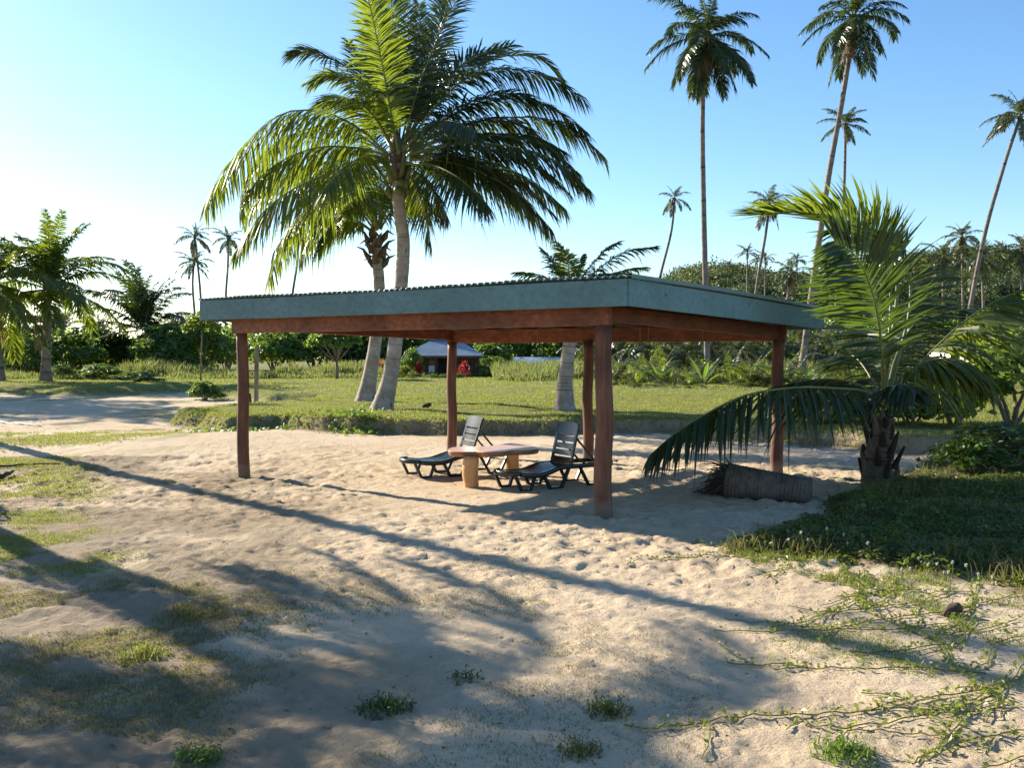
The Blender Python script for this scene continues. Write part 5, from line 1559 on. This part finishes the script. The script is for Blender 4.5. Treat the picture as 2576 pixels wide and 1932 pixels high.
patch([(-300, 1440), (300, 1450), (760, 1420), (820, 1560), (600, 1932), (300, 2400), (-400, 2400)], 150000, 0.010, 0.045, 0.005, 0.42, 503, M['grass_dry'], 'grass_patch', 'patchy dry grass in the shaded lower left corner')
patch([(500, 1400), (1500, 1480), (1900, 1700), (1700, 2300), (500, 2300)], 90000, 0.008, 0.035, 0.0045, 0.53, 504, M['grass_dry'], 'grass_patch', 'scattered wisps of dry grass in the bottom middle')
patch([(-300, 1085), (250, 1085), (470, 1060), (560, 1090), (300, 1130), (-300, 1150)], 40000, 0.03, 0.07, 0.014, 0.40, 505, M['grass'], 'grass_patch', 'faint green grass strip on the sand left of the shelter')
patch([(600, 1220), (1100, 1260), (1500, 1420), (2100, 1560), (1500, 1560), (700, 1400)], 22000, 0.012, 0.035, 0.006, 0.60, 506, M['grass_dry'], 'grass_patch', 'few thin grass wisps on the open sand in front of the shelter')
patch([(1900, 1400), (2700, 1470), (2700, 2000), (2100, 1950), (1950, 1700), (1780, 1500)], 60000, 0.010, 0.040, 0.006, 0.52, 507, M['vine'], 'weed_patch', 'low yellow-green weeds among the vines at the lower right')
# tufts one can pick out
def tuft(label, px, py, r, hh, n, mat='shrub', seed=0):
    g = G(px, py); rr = np.random.default_rng(seed)
    a = rr.uniform(0, 6.28, n); q = rr.random(n) ** 0.7 * r
    x = g.x + np.cos(a) * q; y = g.y + np.sin(a) * q
    v, f = blades(rr, x, y, hh * (0.5 + 0.6 * rr.random(n)) * (1 - 0.5 * q / r), np.full(n, 0.010), 1.2)
    C = np.stack([x, y, height(x, y) + 0.02 + hh * 0.6 * rr.random(n)], 1)[: n // 2]
    kv, kf = kites(rr, C, np.tile([0, 0, 1.0], (len(C), 1)), np.full(len(C), 0.035), np.full(len(C), 0.013))
    t = thing('grass_tuft', label, 'grass tuft', (g.x, g.y, 0))
    tag(link('blades', np_mesh('blades', v - np.array([g.x, g.y, 0]), f, [M[mat]]), t), kind='stuff')
    tag(link('leaves', np_mesh('leaves', kv - np.array([g.x, g.y, 0]), [kf], [M[mat]]), t), kind='stuff')
for i, (lb, px, py, r, hh, n, mt) in enumerate((
        ('dark weed tuft at the bottom, left of centre', 968, 1775, 0.17, 0.11, 220, 'shrub_dark'),
        ('green weed tuft at the bottom, right of centre', 1532, 1785, 0.14, 0.09, 170, 'creeper'),
        ('small weed tuft in shade above the dark weed tuft', 1170, 1700, 0.12, 0.06, 100, 'shrub_dark'),
        ('dry weed tuft at the bottom edge on the right', 2120, 1900, 0.17, 0.12, 240, 'shrub'),
        ('low tuft in the left trunk shadow', 480, 1545, 0.30, 0.12, 300, 'grass_dry'),
        ('yellowish tuft in the lower left shade', 360, 1650, 0.20, 0.12, 220, 'grass'),
        ('faint tuft at the bottom edge, right of the middle', 1460, 1890, 0.12, 0.08, 140, 'grass_dry'),
        ('short tuft at the bottom edge, left part', 500, 1905, 0.14, 0.09, 160, 'shrub'))):
    tuft(lb, px, py, r, hh, n, mt, 4000 + i)

# creeping ground cover on the right
x, y = sample_poly(rg, COVER, 90000)
_, dcx = masks(x, y)
k = (dcx > -0.15) & (np.abs(x) < 0.75 * y + 1) & (rg.random(len(x)) < np.clip((dcx + 0.2) / 0.5, 0, 1))
x, y, dcx = x[k], y[k], dcx[k]
hh = 0.02 + (0.05 + 0.15 * fbm(x * 1.3, y * 1.3, 3, 601)) * rg.random(len(x)) * np.clip(dcx / 0.8, 0.25, 1)
C = np.stack([x, y, height(x, y) + hh], 1)
L = 0.03 + 0.07 * rg.random(len(C)) ** 2
v, f = kites(rg, C, np.tile([0, 0, 1.0], (len(C), 1)), L, L * (0.35 + 0.35 * rg.random(len(C))))
stuff('ground_creeper', v, [f], M['creeper'], 'dense low green creeper in the shelter shade on the right', 'creeper')
x, y = sample_poly(rg, COVER, 26000)
_, dcx = masks(x, y)
k = (dcx > -0.3) & (np.abs(x) < 0.75 * y + 1) & (rg.random(len(x)) < smooth(0.40, 0.60, fbm(x * 1.1, y * 1.1, 3, 607)))
x, y = x[k], y[k]
v, f = blades(rg, x, y, 0.08 + 0.24 * rg.random(len(x)) ** 1.6, np.full(len(x), 0.009), 1.1)
stuff('weed_grass', v, f, M['grass_dry'], 'rough grass growing through the shaded creeper on the right', 'grass')
# lit grassy rim of the cover
rim = gpoly([(1820, 1385), (1980, 1375), (2200, 1410), (2400, 1440), (2700, 1470), (2700, 1640), (2500, 1620), (2380, 1560), (2250, 1500), (2050, 1460), (1900, 1420)])
x, y = sample_poly(rg, rim, 22000)
k = rg.random(len(x)) < smooth(0.36, 0.60, fbm(x * 2.2, y * 2.2, 3, 611))
x, y = x[k], y[k]
v, f = blades(rg, x, y, 0.015 + 0.09 * rg.random(len(x)) ** 2.4, np.full(len(x), 0.006), 1.9)
stuff('rim_grass', v, f, M['vine'], 'sunlit yellow-green grass along the front of the creeper', 'grass')
# runners with leaves, each a curve across the sand
vb = MB(); lc, ln_ = [], []
rng = random.Random(12)
starts = [(2560, 1500), (2400, 1490), (2250, 1450), (2120, 1430), (2000, 1410), (1900, 1400), (2576, 1600), (2480, 1560), (2600, 1700), (2576, 1790), (2330, 1480), (2180, 1440), (2620, 1640), (2450, 1530), (2700, 1830), (2060, 1420), (2640, 1900), (2576, 1840), (2500, 1700), (2380, 1640), (2300, 1760), (2420, 1800), (2330, 1580), (2440, 1620), (2150, 1500), (2540, 1720), (2290, 1520), (2470, 1470), (2560, 1560)]
for i, (px, py) in enumerate(starts):
    p = G(px, py)
    ang = R(rng.uniform(165, 262))
    L = rng.uniform(0.8, 2.0)
    pts = []
    st = 0.042
    for s in range(int(L / st)):
        ang += rng.uniform(-0.16, 0.16)
        p = p + Vector((math.cos(ang), math.sin(ang), 0)) * st
        pts.append((p.x, p.y))
        if s % 1 == 0:
            for sd in (-1, 1, -0.4, 0.6):
                if rng.random() < 0.62:
                    lc.append((p.x + sd * 0.035 * -math.sin(ang), p.y + sd * 0.035 * math.cos(ang))); ln_.append(rng.uniform(0.025, 0.062))
        if s > 3 and rng.random() < 0.09:
            q = p.copy(); a2 = ang + rng.choice((-1, 1)) * rng.uniform(0.5, 1.0)
            br = []
            for s2 in range(rng.randint(4, 12)):
                a2 += rng.uniform(-0.2, 0.2); q = q + Vector((math.cos(a2), math.sin(a2), 0)) * st
                br.append((q.x, q.y)); lc.append((q.x + rng.uniform(-.03, .03), q.y + rng.uniform(-.03, .03))); ln_.append(rng.uniform(0.025, 0.055))
            if len(br) > 2:
                bz = height(np.array([b[0] for b in br]), np.array([b[1] for b in br]))
                vb.tube([Vector((b[0], b[1], z_ + 0.012)) for b, z_ in zip(br, bz)], 0.0035, 4)
    pz = height(np.array([b[0] for b in pts]), np.array([b[1] for b in pts]))
    vb.tube([Vector((b[0], b[1], z_ + 0.012)) for b, z_ in zip(pts, pz)], 0.0045, 4)
stv = np.array([tuple(q) for q in vb.v]); 
quad = np.array([q for q in vb.f if len(q) == 4])
tag(link('vine_stems', np_mesh('vine_stems', stv, [quad], [M['rachis']])), 'thin runners of beach vine crossing the sand on the right', 'vine', kind='stuff')
lc = np.array(lc); ln_ = np.array(ln_)
C = np.stack([lc[:, 0], lc[:, 1], height(lc[:, 0], lc[:, 1]) + 0.02 + 0.03 * rg.random(len(lc))], 1)
v, f = kites(rg, C, np.tile([0, -0.2, 1.0], (len(C), 1)), ln_ * 0.85, ln_ * 0.5)
tag(link('vine_leaves', np_mesh('vine_leaves', v, [f], [M['vine']])), 'yellow-green leaves of beach vine runners on the sand', 'vine', kind='stuff')
# white tufted flower stems
fl = [(2020, 1410, 1340, 'tallest-left'), (2078, 1400, 1330, ''), (2040, 1400, 1358, ''), (2098, 1400, 1380, ''), (2130, 1405, 1368, ''), (2156, 1405, 1382, ''), (2192, 1420, 1366, ''), (2124, 1395, 1345, ''), (2320, 1440, 1405, ''), (2346, 1450, 1420, ''), (2394, 1460, 1415, ''), (2436, 1465, 1422, ''), (2464, 1470, 1445, ''), (2364, 1450, 1418, ''), (2300, 1450, 1432, ''), (2268, 1450, 1432, ''), (2386, 1465, 1440, ''), (1985, 1400, 1358, ''), (2380, 1470, 1440, ''), (2500, 1475, 1450, '')]
for i, (px, py, ty, _) in enumerate(fl):
    g = G(px, py); g.z = gz(g.x, g.y)
    tp = AT(px + rng.uniform(-12, 6), ty, g.y)
    t = thing('flower_stem', 'slender weed stem with white tufted head at the creeper edge', 'flower', g, 'white tufted flower stems along the creeper')
    m = MB(); m.tube([g, g.lerp(tp, 0.6) + Vector((0.01, 0, 0)), tp], [0.006, 0.005, 0.004], 5, mi=0); m.build('stem', M['vine'], t)
    m = MB()
    for k_ in range(26):
        d = Vector((rng.gauss(0, 1), rng.gauss(0, 1), rng.gauss(0, 1))).normalized()
        sd = d.cross(Vector((0.2, 0.5, 0.8))).normalized() * 0.006
        m.add([tp - sd, tp + d * 0.022 + sd * 0.4, tp + sd], [(0, 1, 2)])
    m.build('flower_head', M['petal'], t)
# fallen leaf litter
x = rg.uniform(-6, 8, 2200); y = rg.uniform(4.5, 22, 2200)
C = np.stack([x, y, height(x, y) + 0.008], 1)
L = 0.012 + 0.045 * rg.random(len(C)) ** 2
v, f = kites(rg, C, np.tile([0, 0, 3.0], (len(C), 1)), L, L * 0.5)
stuff('leaf_litter', v, [f], M['litter'], 'scattered dead leaf bits on the sand', 'leaf litter')

# ------------------------------------------------------------------ small things
# net post with a dark short stake beside it
g = G(644, 1022, 0.05); g.z = gz(g.x, g.y)
t = thing('net_post', 'weathered grey timber net post standing behind the left front post', 'post', g)
tp = AT(646, 873, g.y)
m = MB(); m.box((g - ZV * 0.2 + tp) / 2, (tp - g + ZV * 0.2) / 2, Vector((0.07, 0, 0)), Vector((0, 0.07, 0)), 0.008); m.build('timber', M['post_pale'], t)
m = MB(); m.tube([g + Vector((-0.02, -0.08, 1.75)), g + Vector((0.02, -0.09, 1.75))], 0.02, 8); m.build('hook', M['steel'], t)
g = G(629, 1024, 0.05); g.z = gz(g.x, g.y)
m = MB(); m.tube([g - ZV * 0.1, g + Vector((0.02, 0, 0.3)), g + Vector((-0.02, 0, 0.62))], [0.06, 0.05, 0.05], 9)
tag(m.build('short_stake', M['stick'], None, True), 'short dark stake at the foot of the net post', 'stake')
# white boundary rope
pts = []
for i in range(24):
    f_ = i / 23
    g = G(-220 + (110 + 220) * f_, 1046 + (1074 - 1046) * f_ + 1.5 * math.sin(f_ * 9))
    pts.append(Vector((g.x, g.y, gz(g.x, g.y) + 0.03)))
m = MB(); m.tube(pts, 0.028, 6); tag(m.build('boundary_rope', M['rope'], None, True), 'white boundary rope lying on the sand at the left edge', 'rope')
# toppled palm stump with root mass
c0, c1 = G(1828, 1248), G(2040, 1260)
zb = gz(c0.x, c0.y)
log = thing('palm_log', 'short grey fallen palm log with a frayed root ball on the sand', 'log', (c0.x, c0.y, zb))
rr_ = 0.235
path = [c0.lerp(c1, i / 29) + ZV * (zb + rr_ * (0.85 - 0.45 * i / 29)) for i in range(30)]
trunk(log, [path[0], path[10], path[20], path[29]], 0.255, 0.20, M['bark_log'], 170, 22, 0.052, 0.05, 0.2, 0.018, 'log_trunk')
rng = random.Random(90)
dirv = (c0 - c1).normalized()
for i in range(230):
    a = rng.uniform(0, 6.28); q = rng.uniform(0.02, 0.25)
    sidev = dirv.cross(ZV).normalized()
    s_ = path[0] + sidev * math.cos(a) * q + ZV * math.sin(a) * q
    Lr = rng.uniform(0.08, 0.52) * rng.uniform(0.4, 1.0)
    e = s_ + dirv * Lr + (sidev * math.cos(a) + ZV * math.sin(a)) * rng.uniform(-0.10, 0.16) - ZV * Lr * rng.uniform(0.0, 0.8)
    e.z = max(e.z, zb + 0.01)
    m = MB(); m.tube([s_ - dirv * 0.05, s_.lerp(e, 0.5) + ZV * 0.03, e], [0.011, 0.008, 0.003], 4); m.build('root', M['stick'] if i % 3 else M['husk'], log)
# coconut on the lawn and husks in the creeper
def coconut(label, px, py, z, r, mat, name='coconut', squash=0.58):
    g = G(px, py, z); zz = gz(g.x, g.y) + r * 0.45
    m = MB(); ths = np.linspace(0, math.pi, 10)
    ax = Vector((0.8, 0.4, 0.25)).normalized()
    m.tube([Vector((g.x, g.y, zz)) + ax * r * 1.2 * math.cos(a) for a in ths], [max(0.004, r * math.sin(a) * squash * (1 + 0.15 * math.cos(a))) for a in ths], 12, True, 0, lambda i, k: 0.16 * math.sin(k * 2.1 + i * 1.3) + 0.08 * math.sin(k * 5 + i))
    return tag(m.build(name, M[mat], None, True), label, 'coconut')
coconut('fallen coconut lying on the lawn right of the big palms', 1073, 1027, 0.36, 0.14, 'husk')
coconut('brown coconut husk in the vines at the right', 2395, 1548, 0, 0.085, 'husk', 'coconut_husk')
# sticks and driftwood at the left edge
def stick(label, pxs, r, name='stick'):
    pts = [G(px, py) for px, py in pxs]
    pts = [Vector((p.x, p.y, gz(p.x, p.y) + r * 1.2 + 0.01)) for p in catmull(pts, 10)]
    m = MB(); m.tube(pts, [r * (1.1 - 0.06 * i) for i in range(10)], 7); tag(m.build(name, M['stick'], None, True), label, 'stick')
stick('long dark stick lying at the left edge', [(-60, 1182), (40, 1176), (150, 1171)], 0.022)
stick('short driftwood piece under the long stick, at the left edge', [(-30, 1212), (10, 1206), (32, 1194)], 0.055, 'driftwood')
stick('thin dead palm stalk pointing right from the young palm foot', [(2235, 1222), (2270, 1200), (2300, 1185)], 0.025, 'palm_stalk')
